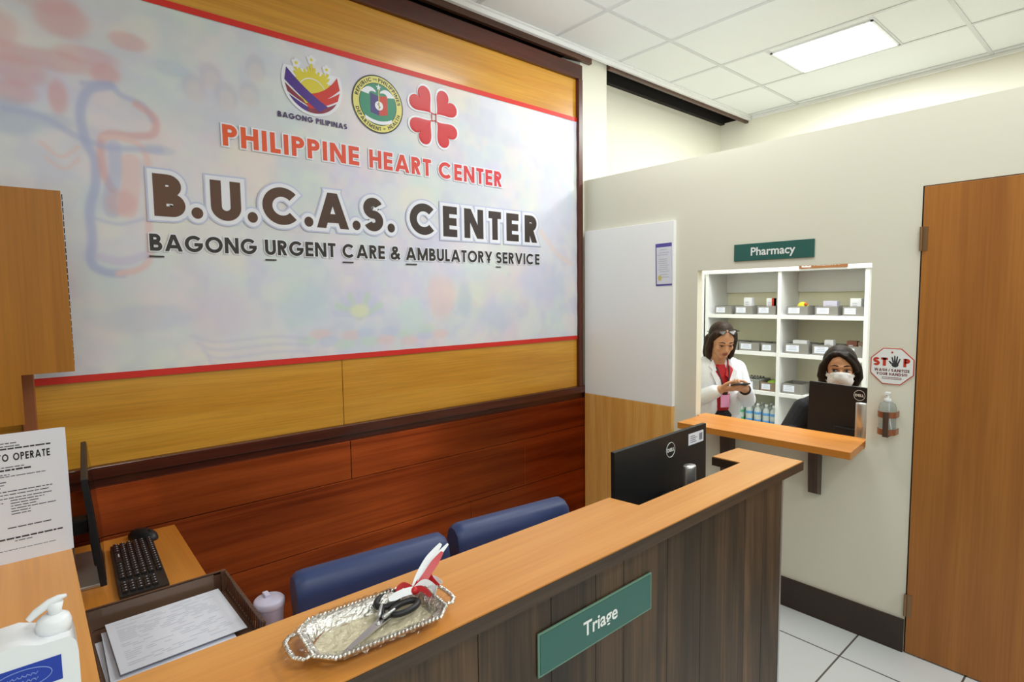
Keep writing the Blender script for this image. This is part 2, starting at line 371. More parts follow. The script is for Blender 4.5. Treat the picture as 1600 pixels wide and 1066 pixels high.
# ---- stroke lettering: geometric capitals drawn as ribbons
def arc(cx, cy, r, a0, a1, n=None, ry=None):
    n = n or max(6, int(abs(a1-a0)/9)); ry = r if ry is None else ry
    return [(cx+r*math.cos(math.radians(a0+(a1-a0)*i/n)), cy+ry*math.sin(math.radians(a0+(a1-a0)*i/n))) for i in range(n+1)]
def glyph(ch, w):
    h = w/2; g = []
    def seg(a, b, e=0.0): g.append(([a, b], e))
    def path(p): g.append((p, 0.0))
    if ch == 'I': W = w; seg((h, 0), (h, 1))
    elif ch == 'L': W = .46; seg((h, 0), (h, 1)); seg((0, h), (W, h))
    elif ch in 'EF':
        W = .56; seg((h, 0), (h, 1)); seg((0, 1-h), (W, 1-h)); seg((0, .5), (W*.96, .5))
        if ch == 'E': seg((0, h), (W, h))
    elif ch == 'H': W = .74; seg((h, 0), (h, 1)); seg((W-h, 0), (W-h, 1)); seg((0, .52), (W, .52))
    elif ch == 'T': W = .57; seg((0, 1-h), (W, 1-h)); seg((W/2, 0), (W/2, 1))
    elif ch == 'N': W = .82; seg((h, 0), (h, 1)); seg((W-h, 0), (W-h, 1)); seg((h*1.1, 1), (W-h*1.1, 0), .3)
    elif ch == 'M': W = .98; seg((h, 0), (h, 1)); seg((W-h, 0), (W-h, 1)); seg((h, 1), (W/2, .08), .2); seg((W-h, 1), (W/2, .08), .2)
    elif ch == 'A': W = .95; seg((h*1.1, 0), (W/2-.01, 1), .3); seg((W-h*1.1, 0), (W/2+.01, 1), .3); seg((W*.25, .28), (W*.75, .28))
    elif ch == 'V': W = .9; seg((h*1.1, 1), (W/2, 0), .3); seg((W-h*1.1, 1), (W/2, 0), .3)
    elif ch == 'W': W = 1.3; [seg(a, b, .3) for a, b in [((h, 1), (.36, 0)), ((.36, 0), (.65, 1)), ((.65, 1), (.94, 0)), ((.94, 0), (1.3-h, 1))]]
    elif ch == 'Y': W = .84; seg((h*1.1, 1), (W/2, .42), .25); seg((W-h*1.1, 1), (W/2, .42), .25); seg((W/2, 0), (W/2, .5))
    elif ch == 'Z': W = .62; seg((0, h), (W, h)); seg((0, 1-h), (W, 1-h)); seg((h, h*.5), (W-h, 1-h*.5), .1)
    elif ch == 'K': W = .68; seg((h, 0), (h, 1)); seg((h, .45), (W-h, 1), .2); seg((h+.1, .55), (W-h, 0), .2)
    elif ch in 'PR':
        W = .6; seg((h, 0), (h, 1)); y0 = .42; rb = (1-y0-w)/2; cy = (1+y0)/2
        path([(h, 1-h)]+arc(W-h-rb, cy, rb, 90, -90, 12)+[(h, y0+h)])
        if ch == 'R': W = .64; seg((.3, .45), (W-h*1.25, 0), .25)
    elif ch == 'B':
        W = .64; seg((h, 0), (h, 1)); r1 = (.54-w)/2; r2 = (.56-w)/2
        path([(h, 1-h)]+arc(W-.07-h-r1, 1-h-r1, r1, 90, -90, 12)+[(h, 1-h-2*r1)]); path([(h, h+2*r2)]+arc(W-h-r2, h+r2, r2, 90, -90, 12)+[(h, h)])
    elif ch == 'D':
        W = .8; seg((h, 0), (h, 1)); r = .5-h
        path([(h, 1-h)]+arc(W-h-r, .5, r, 90, -90, 18)+[(h, h)])
    elif ch == 'C': W = .98; path(arc(.5, .5, .5-h, 42, 318, 36))
    elif ch == 'G': W = 1.0; path(arc(.5, .5, .5-h, 42, 352, 36)); seg((.52, .46), (1.0-.01, .46))
    elif ch == 'O': W = 1.0; path(arc(.5, .5, .5-h, 0, 360, 44))
    elif ch == 'Q': W = 1.0; path(arc(.5, .5, .5-h, 0, 360, 44)); seg((.6, .3), (.95, 0), .05)
    elif ch == 'S':
        W = .62; r = (1-w)/4; rx = W/2-h; k = rx
        path(arc(W/2, 1-h-r, k, 25, 180, 14, r)[:-1]+arc(W/2, 1-h-r, k, 180, 270, 8, r)+arc(W/2, h+r, k, 90, 0, 8, r)[1:]+arc(W/2, h+r, k, 0, -155, 14, r)[1:])
    elif ch == 'U': W = .7; r = W/2-h; path([(h, 1), (h, h+r)]+arc(W/2, h+r, r, 180, 360, 16)[1:]+[(W-h, 1)])
    elif ch == 'J': W = .5; r = W/2-h; path(arc(W/2, h+r, r, 190, 360, 12)+[(W-h, 1)])
    elif ch == '.': W = w*1.12; g.append(('dot', (W/2, w*.56, w*.56)))
    elif ch == '&':
        W = .78; path([(.74, .02), (.30, .58)]+arc(.36, .78, .16, 205, -30, 14, .15)+[(.22, .44)]+arc(.27, .27, .2, 130, 300, 14, .2)+[(.62, .30), (.70, .48)])
    elif ch == '/': W = .45; seg((h, 0), (W-h, 1), .1)
    elif ch == '!': W = w; seg((h, .32), (h, 1)); g.append(('dot', (h, h, h)))
    elif ch == '-': W = .35; seg((0, .45), (W, .45))
    else: W = .3
    return g, W
def clip_poly(poly, lo, hi):
    for sgn, lim in ((1, lo), (-1, -hi)):
        out = []
        for i in range(len(poly)):
            a, b = poly[i], poly[(i+1) % len(poly)]; da = sgn*a[1]-lim; db = sgn*b[1]-lim
            if da >= 0: out.append(a)
            if (da >= 0) != (db >= 0):
                t = da/(da-db); out.append((a[0]+(b[0]-a[0])*t, a[1]+(b[1]-a[1])*t))
        poly = out
        if len(poly) < 3: return []
    return poly
def glyph_polys(ch, w, o=0.0):
    g, W = glyph(ch, w); polys = []
    for pts, e in g:
        if pts == 'dot':
            cx, cy, r = e; polys.append([(cx+(r+o)*math.cos(2*PI*k/20), cy+(r+o)*math.sin(2*PI*k/20)) for k in range(20)]); continue
        h = w/2+o; P = [Vector(p) for p in pts]
        closed = (P[0]-P[-1]).length < 1e-5
        if not closed:
            d = (P[0]-P[1]).normalized(); P[0] = P[0]+d*(e+o)
            d = (P[-1]-P[-2]).normalized(); P[-1] = P[-1]+d*(e+o)
        n = len(P); Lp = []; Rp = []
        for i in range(n):
            if closed: a = P[i-1] if i > 0 else P[-2]; b = P[i+1] if i < n-1 else P[1]
            else: a = P[max(i-1, 0)]; b = P[min(i+1, n-1)]
            t = (b-a).normalized(); nn = Vector((-t.y, t.x)); k = 1.0
            if 0 < i < n-1:
                t1 = (P[i]-P[i-1]).normalized(); c = abs(nn.dot(Vector((-t1.y, t1.x)))); k = 1/max(c, .55)
            Lp.append(P[i]+nn*h*k); Rp.append(P[i]-nn*h*k)
        for i in range(n-1):
            q = clip_poly([tuple(Lp[i]), tuple(Rp[i]), tuple(Rp[i+1]), tuple(Lp[i+1])], -o, 1+o)
            if q: polys.append(q)
    return polys, W
def text_layout(txt, w, track=.14, space=.34, o=0.0):
    x = 0; out = []
    for ch in txt:
        if ch == ' ': x += space; continue
        p, W = glyph_polys(ch, w, o); out.append((ch, x, W, p)); x += W+track
    return out, x-track
def text_polys(txt, w, x0, x1, y0, cap, track=.14, space=.34, o=0.0):
    """letters fitted between x0 and x1, cap height cap, baseline y0"""
    lay, T = text_layout(txt, w, track, space, o); sx = (x1-x0)/T
    return [[(x0+(x+px)*sx, y0+py*cap) for px, py in p] for ch, x, W, ps in lay for p in ps]
def text_width(txt, w, cap, track=.14, space=.34): return text_layout(txt, w, track, space)[1]*cap
def font_mesh(txt, size, offset=0.0):
    cu = bpy.data.curves.new('t', 'FONT'); cu.body = txt; cu.size = size; cu.offset = offset; cu.align_x = 'CENTER'; cu.align_y = 'CENTER'
    o = bpy.data.objects.new('t', cu); COL.objects.link(o)
    dg = bpy.context.evaluated_depsgraph_get(); me = bpy.data.meshes.new_from_object(o.evaluated_get(dg))
    bpy.data.objects.remove(o, do_unlink=True); bpy.data.curves.remove(cu)
    return [v.co.copy() for v in me.vertices], [list(p.vertices) for p in me.polygons]

# ================================================================== SETTING
XB, YA = 2.905, 2.62
struct('floor', MB().box((-4, -5, -0.06), (5.2, 3.0, 0)), M['floor'])
# wall A (left): cream backing, golden veneer, dark frame, mahogany wainscot
wl = MB(); wl.box((-4, YA, 0), (2.87, YA+.24, 3.06)); wl.box((2.87, YA-.015, 0), (3.137, 2.86, CEIL+.02)); wl.box((3.137, 2.84, 0), (5.2, 3.0, 3.19))
struct('wall_left', wl, M['cream'])
v = MB()
for x0, x1 in [(-2.6, -.2), (-.197, 1.16), (1.163, 2.83)]: v.box((x0, YA-.012, 1.0), (x1, YA+.004, 2.0))
v.box((-2.6, YA-.012, 2.0), (2.83, YA+.004, 3.02))
struct('trim_1', v, M['veneer'], 0.0015)
fr = MB(); fr.box((-2.6, YA-.035, 3.02), (2.87, YA+.01, 3.11)); fr.box((-2.6, YA-.04, .953), (2.90, YA+.01, 1.0)); fr.box((-2.6, YA-.022, .915), (2.9, YA+.01, .953))
struct('trim_2', fr, M['frame'], 0.003)
fs = MB(); fs.box((2.83, YA-.038, 1.0), (2.87, YA+.01, 3.02))
struct('trim_3', fs, M['frame_v'], 0.003)
wn = MB()
for z0, z1, joints in [(.731, .92, [-.9, 1.178, 3]), (.436, .728, [-.3, 2.32, 3]), (.14, .433, [.35, 1.9, 3])]:
    xs = [-2.6]+[j for j in joints if j < 2.9]+[2.905]
    for a, b in zip(xs[:-1], xs[1:]): wn.box((a+.0008, YA-.04, z0), (b-.0008, YA+.0, z1))
struct('trim_4', wn, M['wains'], 0.0018)
# slot between ceiling edge and wall; black lining paints the shade inside it
gp = MB(); gp.box((-4, 2.86, 3.0), (5.2, 3.0, 3.7)); gp.box((-4, 2.5, 3.6), (5.2, 3.0, 3.7)); gp.box((-4, YA+.02, 3.05), (2.87, 2.86, 3.065))
gp.box((3.137, 2.80, 3.185), (5.075, 2.86, 3.6)); gp.box((5.082, 2.45, 3.201), (5.2, 3.0, 3.7))
struct('slot_shade', gp, M['gap_shade'])
ct = MB(); ct.box((-4, 2.548, 3.168), (5.08, 2.572, 3.22)); ct.box((-4, 2.530, 3.192), (5.08, 2.5475, 3.199))
struct('trim_6', ct, M['white_paint'], 0.001)
bt = MB(); bt.box((-4, 2.573, 3.135), (2.95, 2.60, 3.22)); bt.box((3.137, 2.573, 3.15), (5.08, 2.60, 3.22)); 
struct('trim_7', bt, M['brown_rail'], 0.001)
# ceiling: mineral tiles on a visible grid
ce = MB(); ce.box((-4, -5, CEIL), (5.2, 2.56, CEIL+.05), 0)
xs = [2.576+.606*i for i in range(-11, 5)]; ys = [2.13-1.264*i for i in range(0, 6)]
for x in xs: ce.box((x-.012, -5, CEIL-.004), (x+.012, 2.54, CEIL+.01), 1)
for y in ys: ce.box((-4, y-.012, CEIL-.0035), (5.08, y+.012, CEIL+.01), 1)
for y in (1.815, 1.213): ce.box((3.8, y-.012, CEIL-.003), (4.4, y+.012, CEIL+.01), 1)
struct('ceiling', ce, [M['ceiling'], M['grid']])
cl = thing('ceiling_light', 'square lit panel lamp set in the white tile ceiling', 'ceiling light', (4.116, 1.514, CEIL))
f = MB(); x0, x1, y0, y1 = -.258, .258, -.30, .30
f.box((x0, y0, -.008), (x1, y0+.014, .0)); f.box((x0, y1-.014, -.008), (x1, y1, 0)); f.box((x0, y0, -.008), (x0+.014, y1, 0)); f.box((x1-.014, y0, -.008), (x1, y1, 0))
f.build('frame', M['white'], cl)
MB().box((x0+.014, y0+.014, -.005), (x1-.014, y1-.014, -.001)).build('diffuser', M['emit'], cl)

# wall B: partition with the pharmacy opening and a door
OY0, OY1, OZ0, OZ1 = .882, 1.752, .8885, 1.747
DY0, DY1, DZ = -.22, .699, 2.052
PT = 2.379; TH = .05
wr = MB()
def wb(y0, y1, z0, z1): wr.box((XB, y0, z0), (XB+TH, y1, z1))
wb(-5, DY0-.003, 0, PT); wb(DY0-.003, DY1+.003, DZ+.004, PT); wb(DY1+.003, OY0, 0, PT); wb(OY0, OY1, 0, OZ0); wb(OY0, OY1, OZ1, PT); wb(OY1, YA, 0, PT)
struct('wall_right', wr, M['cream'])
wf = MB(); wf.box((5.08, -5, 0), (5.2, 2.84, 3.2)); wf.box((XB+TH, -1.60, 0), (5.08, -1.53, 2.3))
struct('wall_far', wf, M['cream_far'])
co = MB(); co.box((5.055, -5, 3.175), (5.0795, 2.528, 3.199)); struct('trim_8', co, M['white_paint'], 0.001)
struct('wall_near', MB().box((-4, -5.1, 0), (5.2, -5, 3.2)), M['cream'])
struct('wall_back', MB().box((-4.1, -5, 0), (-4, 3, 3.2)), M['cream'])
bb = MB(); bb.box((XB-.012, DY1+.004, 0), (XB, YA-.05, .152)); bb.box((XB-.012, -5, 0), (XB, DY0-.004, .152))
struct('baseboard_right', bb, M['base_brown'], 0.002)
d = struct('door_1', MB().box((XB-.006, DY0, .006), (XB+.034, DY1-.003, DZ)), M['door'], 0.002, 'plain brown veneer door beside the pharmacy counter')
for z in (1.835, .222):
    h = MB(); h.tube([(XB-.012, DY1+.001, z-.05), (XB-.012, DY1+.001, z+.05)], .0055, 10); h.box((XB-.0085, DY1-.022, z-.05), (XB-.006, DY1-.002, z+.05)); h.box((XB-.003, DY1, z-.05), (XB, DY1+.006, z+.05))
    h.build('hinge', M['hinge'], d)
struct('door_gap_shade', MB().box((XB+.001, DY0-.0035, 0), (XB+.03, DY0-.0005, DZ+.004)).box((XB+.002, DY1-.0025, 0), (XB+.03, DY1+.0032, DZ+.0045)).box((XB+.002, DY0, DZ), (XB+.03, DY1, DZ+.0045)), M['gap_shade'])  # black strips stand in for shade in the gap around the door
# white board and wood board fixed to the partition beside the desk
struct('trim_10', MB().box((2.878, 1.892, .951), (XB, 2.578, 2.040)), M['panel_white'], 0.0015)
struct('trim_11', MB().box((2.876, 1.894, .10), (XB, 2.578, .950)), M['panelwood'], 0.002)

# ================================================================== BANNER
BX0, BX1, BZ0, BZ1 = -.05, 2.842, 1.32, 2.775
ban = thing('banner', 'large printed tarpaulin banner with red bands and bold lettering on the wood wall', 'banner', (BX0, YA-.0145, BZ0))
def banner_sheet():
    nx, nz = 579, 292
    X = np.linspace(BX0, BX1, nx); Z = np.linspace(BZ0, BZ1, nz); gx, gz = np.meshgrid(X, Z)
    base = np.array([222, 223, 234.])
    img = np.ones((nz, nx, 3))*base
    def vnoise(sc, seed):
        r = np.random.default_rng(seed); n = 64; g = r.random((n, n))
        u = (gx*sc) % n; v2 = (gz*sc) % n; i = u.astype(int); j = v2.astype(int); fu = u-i; fv = v2-j
        fu = fu*fu*(3-2*fu); fv = fv*fv*(3-2*fv); i1 = (i+1) % n; j1 = (j+1) % n
        return (g[j, i]*(1-fu)+g[j, i1]*fu)*(1-fv)+(g[j1, i]*(1-fu)+g[j1, i1]*fu)*fv
    def mixc(mask, col, amt):
        m = np.clip(mask, 0, 1)[..., None]*amt; img[:] = img*(1-m)+np.array(col, float)*m
    for k, (col, sc, amt) in enumerate([((238, 214, 214), 3.1, .5), ((206, 222, 236), 2.6, .55), ((238, 236, 212), 3.7, .5), ((214, 206, 236), 3.3, .55), ((204, 228, 224), 4.1, .4), ((240, 224, 226), 8, .4), ((200, 204, 226), 9, .35), ((226, 234, 224), 14, .3)]):
        n = .6*vnoise(sc, 10+k)+.4*vnoise(sc*2.3, 40+k); mixc((n-.5)*4, col, amt)
    def blob(x, z, rx, rz, col, amt, p=2.0, wob=.35):
        n = vnoise(12, int(x*997+z*331) % 1000)
        dd = np.sqrt(((gx-x)/rx)**2+((gz-z)/rz)**2)+(n-.5)*wob; mixc(1/(1+np.exp((dd-1)*9)), col, amt)
    def strip(pts, wd, col, amt):
        dm = np.full(gx.shape, 9.)
        P = []
        for i in range(len(pts)-1):
            p0 = np.array(pts[max(i-1, 0)]); p1 = np.array(pts[i]); p2 = np.array(pts[i+1]); p3 = np.array(pts[min(i+2, len(pts)-1)])
            for t in np.linspace(0, 1, 9)[:-1]:
                P.append(.5*((2*p1)+(-p0+p2)*t+(2*p0-5*p1+4*p2-p3)*t*t+(-p0+3*p1-3*p2+p3)*t**3))
        P.append(np.array(pts[-1]))
        for a, b in zip(P[:-1], P[1:]):
            ab = b-a; L2 = max((ab**2).sum(), 1e-9); t = np.clip(((gx-a[0])*ab[0]+(gz-a[1])*ab[1])/L2, 0, 1)
            dm = np.minimum(dm, np.hypot(gx-a[0]-t*ab[0], gz-a[1]-t*ab[1]))
        mixc(1/(1+np.exp((dm-wd/2)/(.0028))), col, amt)
    red = (222, 176, 180); blu = (178, 186, 222); pk = (232, 204, 204)
    # top-left patch of soft red shapes
    for x, z, rx, rz, a in [(.18, 2.61, .08, .06, .6), (.10, 2.46, .16, .035, .5), (.05, 2.40, .07, .05, .5), (.145, 2.34, .03, .06, .6), (.366, 2.585, .055, .03, .5), (.29, 2.45, .05, .04, .6), (.03, 2.33, .06, .04, .5), (.0, 2.53, .05, .06, .4), (.24, 2.50, .09, .03, .45), (.12, 2.66, .10, .04, .35)]:
        blob(x, z, rx, rz, (220, 168, 172), a)
    for x, z, rx, rz, a in [(.02, 2.24, .09, .06, .55), (.13, 2.25, .06, .03, .4), (.5, 2.52, .06, .03, .3), (.44, 2.20, .06, .02, .35)]: blob(x, z, rx, rz, (176, 190, 218), a)
    # vessel-like loops
    strip([(.30, 2.41), (.235, 2.38), (.206, 2.30), (.215, 2.2), (.24, 2.13), (.235, 2.04), (.213, 1.95), (.215, 1.85), (.208, 1.76), (.245, 1.725), (.30, 1.72)], .03, blu, .75)
    strip([(.22, 2.40), (.30, 2.415), (.33, 2.385), (.40, 2.36), (.43, 2.31)], .02, blu, .6)
    strip([(.38, 2.36), (.435, 2.32), (.43, 2.26), (.37, 2.24), (.29, 2.235), (.262, 2.2), (.262, 2.1), (.285, 2.03)], .026, red, .7)
    strip([(.27, 2.22), (.33, 2.225), (.39, 2.2), (.405, 2.12), (.40, 2.0), (.395, 1.9), (.39, 1.78), (.35, 1.735), (.29, 1.72)], .022, pk, .95)
    strip([(.0, 2.27), (.1, 2.26), (.18, 2.215), (.27, 2.185), (.35, 2.19), (.45, 2.20)], .022, blu, .55)
    strip([(.30, 2.19), (.30, 2.1), (.275, 2.0), (.28, 1.95)], .045, blu, .5); strip([(.35, 2.14), (.345, 2.05), (.33, 1.96)], .06, pk, .8)
    blob(.31, 1.985, .05, .05, red, .5)
    strip([(.23, 1.92), (.30, 1.905), (.38, 1.93)], .01, blu, .5); strip([(.23, 1.78), (.30, 1.765), (.38, 1.79)], .03, (206, 196, 226), .5)
    strip([(.09, 2.17), (.14, 2.13), (.19, 2.17)], .012, pk, .7); strip([(.10, 2.12), (.15, 2.09), (.19, 2.13)], .01, pk, .7)
    # soft heads of a crowd
    for x, z in [(.645, 2.51), (.82, 2.58), (.79, 2.47), (.70, 2.44), (.58, 2.45)]:
        blob(x, z+.02, .042, .05, (186, 187, 206), .42, wob=.2); blob(x, z, .030, .040, (222, 216, 220), .6, wob=.15); blob(x, z-.11, .07, .06, (206, 212, 226), .45)
    # petals low in the middle, large skirt folds at left
    for k in range(9):
        a = PI*k/8; x = 1.26+.12*math.cos(a); z = 1.545+.09*math.sin(a)
        strip([(1.26, 1.53), ((1.26+x)/2+.01*math.sin(k), (1.53+z)/2), (x, z)], .034, (190, 216, 196) if k % 2 else (200, 206, 232), .55)
    blob(1.26, 1.555, .05, .035, (240, 236, 190), .6)
    for k in range(14):
        x = 1.0+.055*k+.02*math.sin(k*3); blob(x, 1.42+.03*math.sin(k*1.7), .05, .025, [(198, 222, 204), (232, 200, 200), (192, 204, 232)][k % 3], .5)
    for k in range(5): strip([(.52+.02*k, 1.47-.03*k), (.62, 1.44-.035*k), (.85, 1.45-.035*k), (1.0, 1.43-.03*k)], .012, (204, 204, 224), .5)
    blob(.66, 1.56, .13, .10, (224, 214, 226), .5); blob(.35, 1.55, .16, .05, (204, 208, 224), .5)
    blob(1.0, 1.58, .12, .10, (194, 216, 226), .5); blob(1.74, 1.62, .08, .13, (238, 202, 204), .55); blob(1.9, 1.6, .05, .1, (190, 206, 222), .5)
    blob(2.15, 1.5, .16, .09, (196, 208, 226), .4); blob(1.55, 1.52, .09, .09, (202, 228, 222), .5); blob(2.5, 1.7, .2, .12, (206, 208, 238), .5); blob(2.62, 2.2, .16, .25, (210, 214, 242), .5)
    strip([(2.5, 2.02), (2.62, 1.9), (2.78, 1.82)], .03, (240, 214, 206), .5)
    # tarpaulin puckers: real relief
    yy = .0006*np.sin(gx*9+gz*3)+.0005*(vnoise(6, 77)-.5)*2
    edge = np.clip((gx-2.45)/.35, 0, 1); yy = yy-.0010*edge*np.sin(gx*30+gz*38)
    yy = yy-yy.max()-.0005
    me = bpy.data.meshes.new('sheet')
    vv = np.stack([gx-BX0, yy, gz-BZ0], -1).reshape(-1, 3)
    idx = np.arange(nx*nz).reshape(nz, nx); q = np.stack([idx[:-1, :-1], idx[:-1, 1:], idx[1:, 1:], idx[1:, :-1]], -1).reshape(-1, 4)
    me.from_pydata(vv.tolist(), [], q.tolist())
    lin = np.where(img/255 <= .04045, img/255/12.92, ((img/255+.055)/1.055)**2.4)
    ca = me.color_attributes.new('print', 'FLOAT_COLOR', 'POINT')
    ca.data.foreach_set('color', np.concatenate([lin.reshape(-1, 3), np.ones((nx*nz, 1))], 1).ravel().astype(np.float32))
    me.polygons.foreach_set('use_smooth', [True]*len(me.polygons))
    m = mat('printed_tarpaulin', S(220, 220, 230), 0.5, spec=0.25); nt = m.node_tree
    a = nt.nodes.new('ShaderNodeAttribute'); a.attribute_name = 'print'; nt.links.new(a.outputs['Color'], nt.nodes['Principled BSDF'].inputs['Base Color'])
    me.materials.append(m)
    o = bpy.data.objects.new('sheet', me); COL.objects.link(o); o.parent = ban
    return o
banner_sheet()
def print_polys(name, polys, mats, parent, lift, mi=None, tw=True):
    """flat print on the banner; polys in world (x, z)"""
    mb = MB(); y = YA-.0145-.0045-lift
    for k, p in enumerate(polys): mb.face([(x, y-.000012*(k % 24), z) for x, z in p], mi[k] if mi else 0)
    return mb.build(name, mats, parent, world=tw)
for z0, z1 in ((BZ0, BZ0+.026), (BZ1-.026, BZ1)):
    print_polys('border_strip', [[(BX0, z0), (BX1, z0), (BX1, z1), (BX0, z1)]], M['band_red'], ban, .0002)
def gradmat(name, c0, c1, x0, x1, rough=.4):
    m = mat(name, c0, rough); nt = m.node_tree
    tc = nt.nodes.new('ShaderNodeTexCoord'); sp = nt.nodes.new('ShaderNodeSeparateXYZ'); mr = nt.nodes.new('ShaderNodeMapRange')
    mr.inputs['From Min'].default_value = x0-BX0; mr.inputs['From Max'].default_value = x1-BX0
    mx = nt.nodes.new('ShaderNodeMixRGB'); mx.inputs[1].default_value = c0; mx.inputs[2].default_value = c1
    nt.links.new(tc.outputs['Object'], sp.inputs[0]); nt.links.new(sp.outputs[0], mr.inputs[0]); nt.links.new(mr.outputs[0], mx.inputs[0]); nt.links.new(mx.outputs[0], nt.nodes['Principled BSDF'].inputs['Base Color'])
    return m
M['halo'] = mat('white_halo', S(234, 236, 246), .4); M['halo2'] = mat('blue_halo', S(196, 202, 230), .4)
M['title'] = gradmat('brown_print', S(98, 62, 40), S(58, 46, 42), .4, 1.6)
M['subtitle'] = mat('charcoal_print', S(50, 44, 42), .4)
M['heading'] = gradmat('orange_red_print', S(232, 92, 44), S(214, 44, 58), .7, 2.1)
# heading
def word_part(name, make, mat_main, halo=.0, halo2=.0, lift=0.0):
    t = print_polys(name, make(0.0), mat_main, ban, lift+.0012)
    if halo: print_polys('outline', make(halo), M['halo'], t, lift+.0008)
    if halo2: print_polys('glow_edge', make(halo2), M['halo2'], t, lift+.0004)
    return t
for t, a, b in (('PHILIPPINE', .676, 1.283), ('HEART', 1.337, 1.693), ('CENTER', 1.741, 2.182)): word_part('heading_word', lambda o: text_polys(t, .215, a, b, 2.255, .087, .15, .42, o), M['heading'], .07)
TL = [('B', .416, .525), ('.', .545, .588), ('U', .618, .735), ('.', .759, .801), ('C', .822, .988), ('.', 1.003, 1.045), ('A', 1.060, 1.220), ('.', 1.237, 1.279), ('S', 1.296, 1.402), ('.', 1.425, 1.467),
      ('C', 1.555, 1.722), ('E', 1.762, 1.855), ('N', 1.904, 2.039), ('T', 2.078, 2.172), ('E', 2.213, 2.310), ('R', 2.359, 2.466)]
def title(o, L_):
    out = []; cap = .164; z0 = 1.945
    for ch, x0, x1 in L_:
        ps, W = glyph_polys(ch, .25, o); sx = (x1-x0)/W
        out += [[(x0+px*sx, z0+py*cap) for px, py in p] for p in ps]
    return out
for k_, q_ in enumerate(TL): word_part('title_letter', lambda o: title(o, [q_]), M['title'], .10, .14, .0001*(k_ % 2))
SUB = [('BAGONG', .394, .791), ('URGENT', .825, 1.147), ('CARE', 1.181, 1.406), ('&', 1.440, 1.492), ('AMBULATORY', 1.526, 2.102), ('SERVICE', 2.130, 2.482)]
for t, a, b in SUB: word_part('subtitle_word', lambda o: text_polys(t, .205, a, b, 1.810, .066, .12, .3, o), M['subtitle'], .06)
for a, b in ((.390, .441), (.824, .872), (1.180, 1.236), (1.526, 1.592), (2.128, 2.166)): print_polys('underline', [[(a, 1.785), (b, 1.785), (b, 1.7915), (a, 1.7915)]], M['subtitle'], ban, .0012)
# emblem: woven bowl with rising sun
E1 = [mat('emblem_purple', S(78, 44, 140), .4), mat('emblem_red', S(206, 50, 40), .4), mat('emblem_maroon', S(134, 44, 66), .4), mat('emblem_yellow', S(222, 206, 60), .4), M['halo'], mat('emblem_ink', S(70, 46, 96), .4)]
def bez(p0, p1, p2, n=14): return [((1-t)**2*p0[0]+2*t*(1-t)*p1[0]+t*t*p2[0], (1-t)**2*p0[1]+2*t*(1-t)*p1[1]+t*t*p2[1]) for t in [i/n for i in range(n+1)]]
def ring_band(a, b): return [[a[i], a[i+1], b[i+1], b[i]] for i in range(len(a)-1)]
emb = None
polys = []; mi = []
def addp(ps, m): 
    for p in ps: polys.append(p); mi.append(m)
cx, cz = 1.068, 2.588
addp([[(cx+.141*math.cos(a), cz+.141*math.sin(a)) for a in np.linspace(PI*.86, PI*2.14, 40)]], 4)
emb = print_polys('emblem', polys, E1, ban, .0004, mi)
polys = []; mi = []
addp([[(1.064+.062*math.cos(a), 2.548+.062*math.sin(a)) for a in np.linspace(0, 2*PI, 30)[:-1]]], 3)
for k, a in enumerate([150, 128, 109, 90, 71, 52, 30]):
    aa = math.radians(a); L = .125 if k % 2 else .10; wd = .10
    for da in (-.16, 0, .16):
        a2 = aa+da*.8; l2 = L*(1 if da == 0 else .88); c0 = (1.064+.066*math.cos(a2), 2.548+.066*math.sin(a2))
        polys.append([(c0[0]+.006*math.sin(a2), c0[1]-.006*math.cos(a2)), (1.064+l2*math.cos(a2)+.006*math.sin(a2), 2.548+l2*math.sin(a2)-.006*math.cos(a2)), (1.064+(l2+.008)*math.cos(a2), 2.548+(l2+.008)*math.sin(a2)), (1.064+l2*math.cos(a2)-.006*math.sin(a2), 2.548+l2*math.sin(a2)+.006*math.cos(a2)), (c0[0]-.006*math.sin(a2), c0[1]+.006*math.cos(a2))]); mi.append(3)
print_polys('sun', polys, E1, emb, .0008, mi)
for x, z in ((.995, 2.665), (1.065, 2.695), (1.135, 2.668)):
    polys = []; mi = []
    for k in range(5):
        a = PI/2+2*PI*k/5; addp([[(x+.013*math.cos(a)+.009*math.cos(b), z+.013*math.sin(a)+.009*math.sin(b)) for b in np.linspace(0, 2*PI, 10)[:-1]]], 4)
    addp([[(x+.007*math.cos(b), z+.007*math.sin(b)) for b in np.linspace(0, 2*PI, 9)[:-1]]], 3)
    print_polys('star', polys, E1, emb, .001, mi)
def circ(a): return (cx+.128*math.cos(math.radians(a)), cz+.128*math.sin(math.radians(a)))
def on_arc(a0, a1, n=14): return [circ(a0+(a1-a0)*i/n) for i in range(n+1)]
# bands: purple from the left tip, red from the right tip, then crossing lower bands
pu = ring_band(bez(circ(157), (1.035, 2.55), (1.135, 2.500)), bez(circ(182), (1.01, 2.52), (1.095, 2.470)))
re = ring_band(bez(circ(25), (1.135, 2.565), (1.058, 2.545)), bez(circ(0), (1.135, 2.53), (1.088, 2.512)))
re2 = ring_band(bez(circ(-6), (1.13, 2.525), (1.03, 2.497)), bez(circ(-24), (1.12, 2.495), (1.05, 2.478)))
ma = ring_band(bez(circ(188), (.985, 2.535), (1.02, 2.512)), bez(circ(205), (.99, 2.51), (1.035, 2.492)))
pu2 = ring_band(bez(circ(210), (1.0, 2.50), (1.045, 2.482)), on_arc(212, 262))
re3 = ring_band(bez((1.04, 2.484), (1.10, 2.474), circ(-30)), on_arc(258, 320))
polys = []; mi = []
addp(pu2, 0); addp(re3, 2); addp(ma, 2); addp(re2, 1); addp(re, 1); addp(pu, 0)
mb = MB()
for k, p in enumerate(polys): mb.face([(x, YA-.0145-.0045-.0010-.000012*k, z) for x, z in p], mi[k])
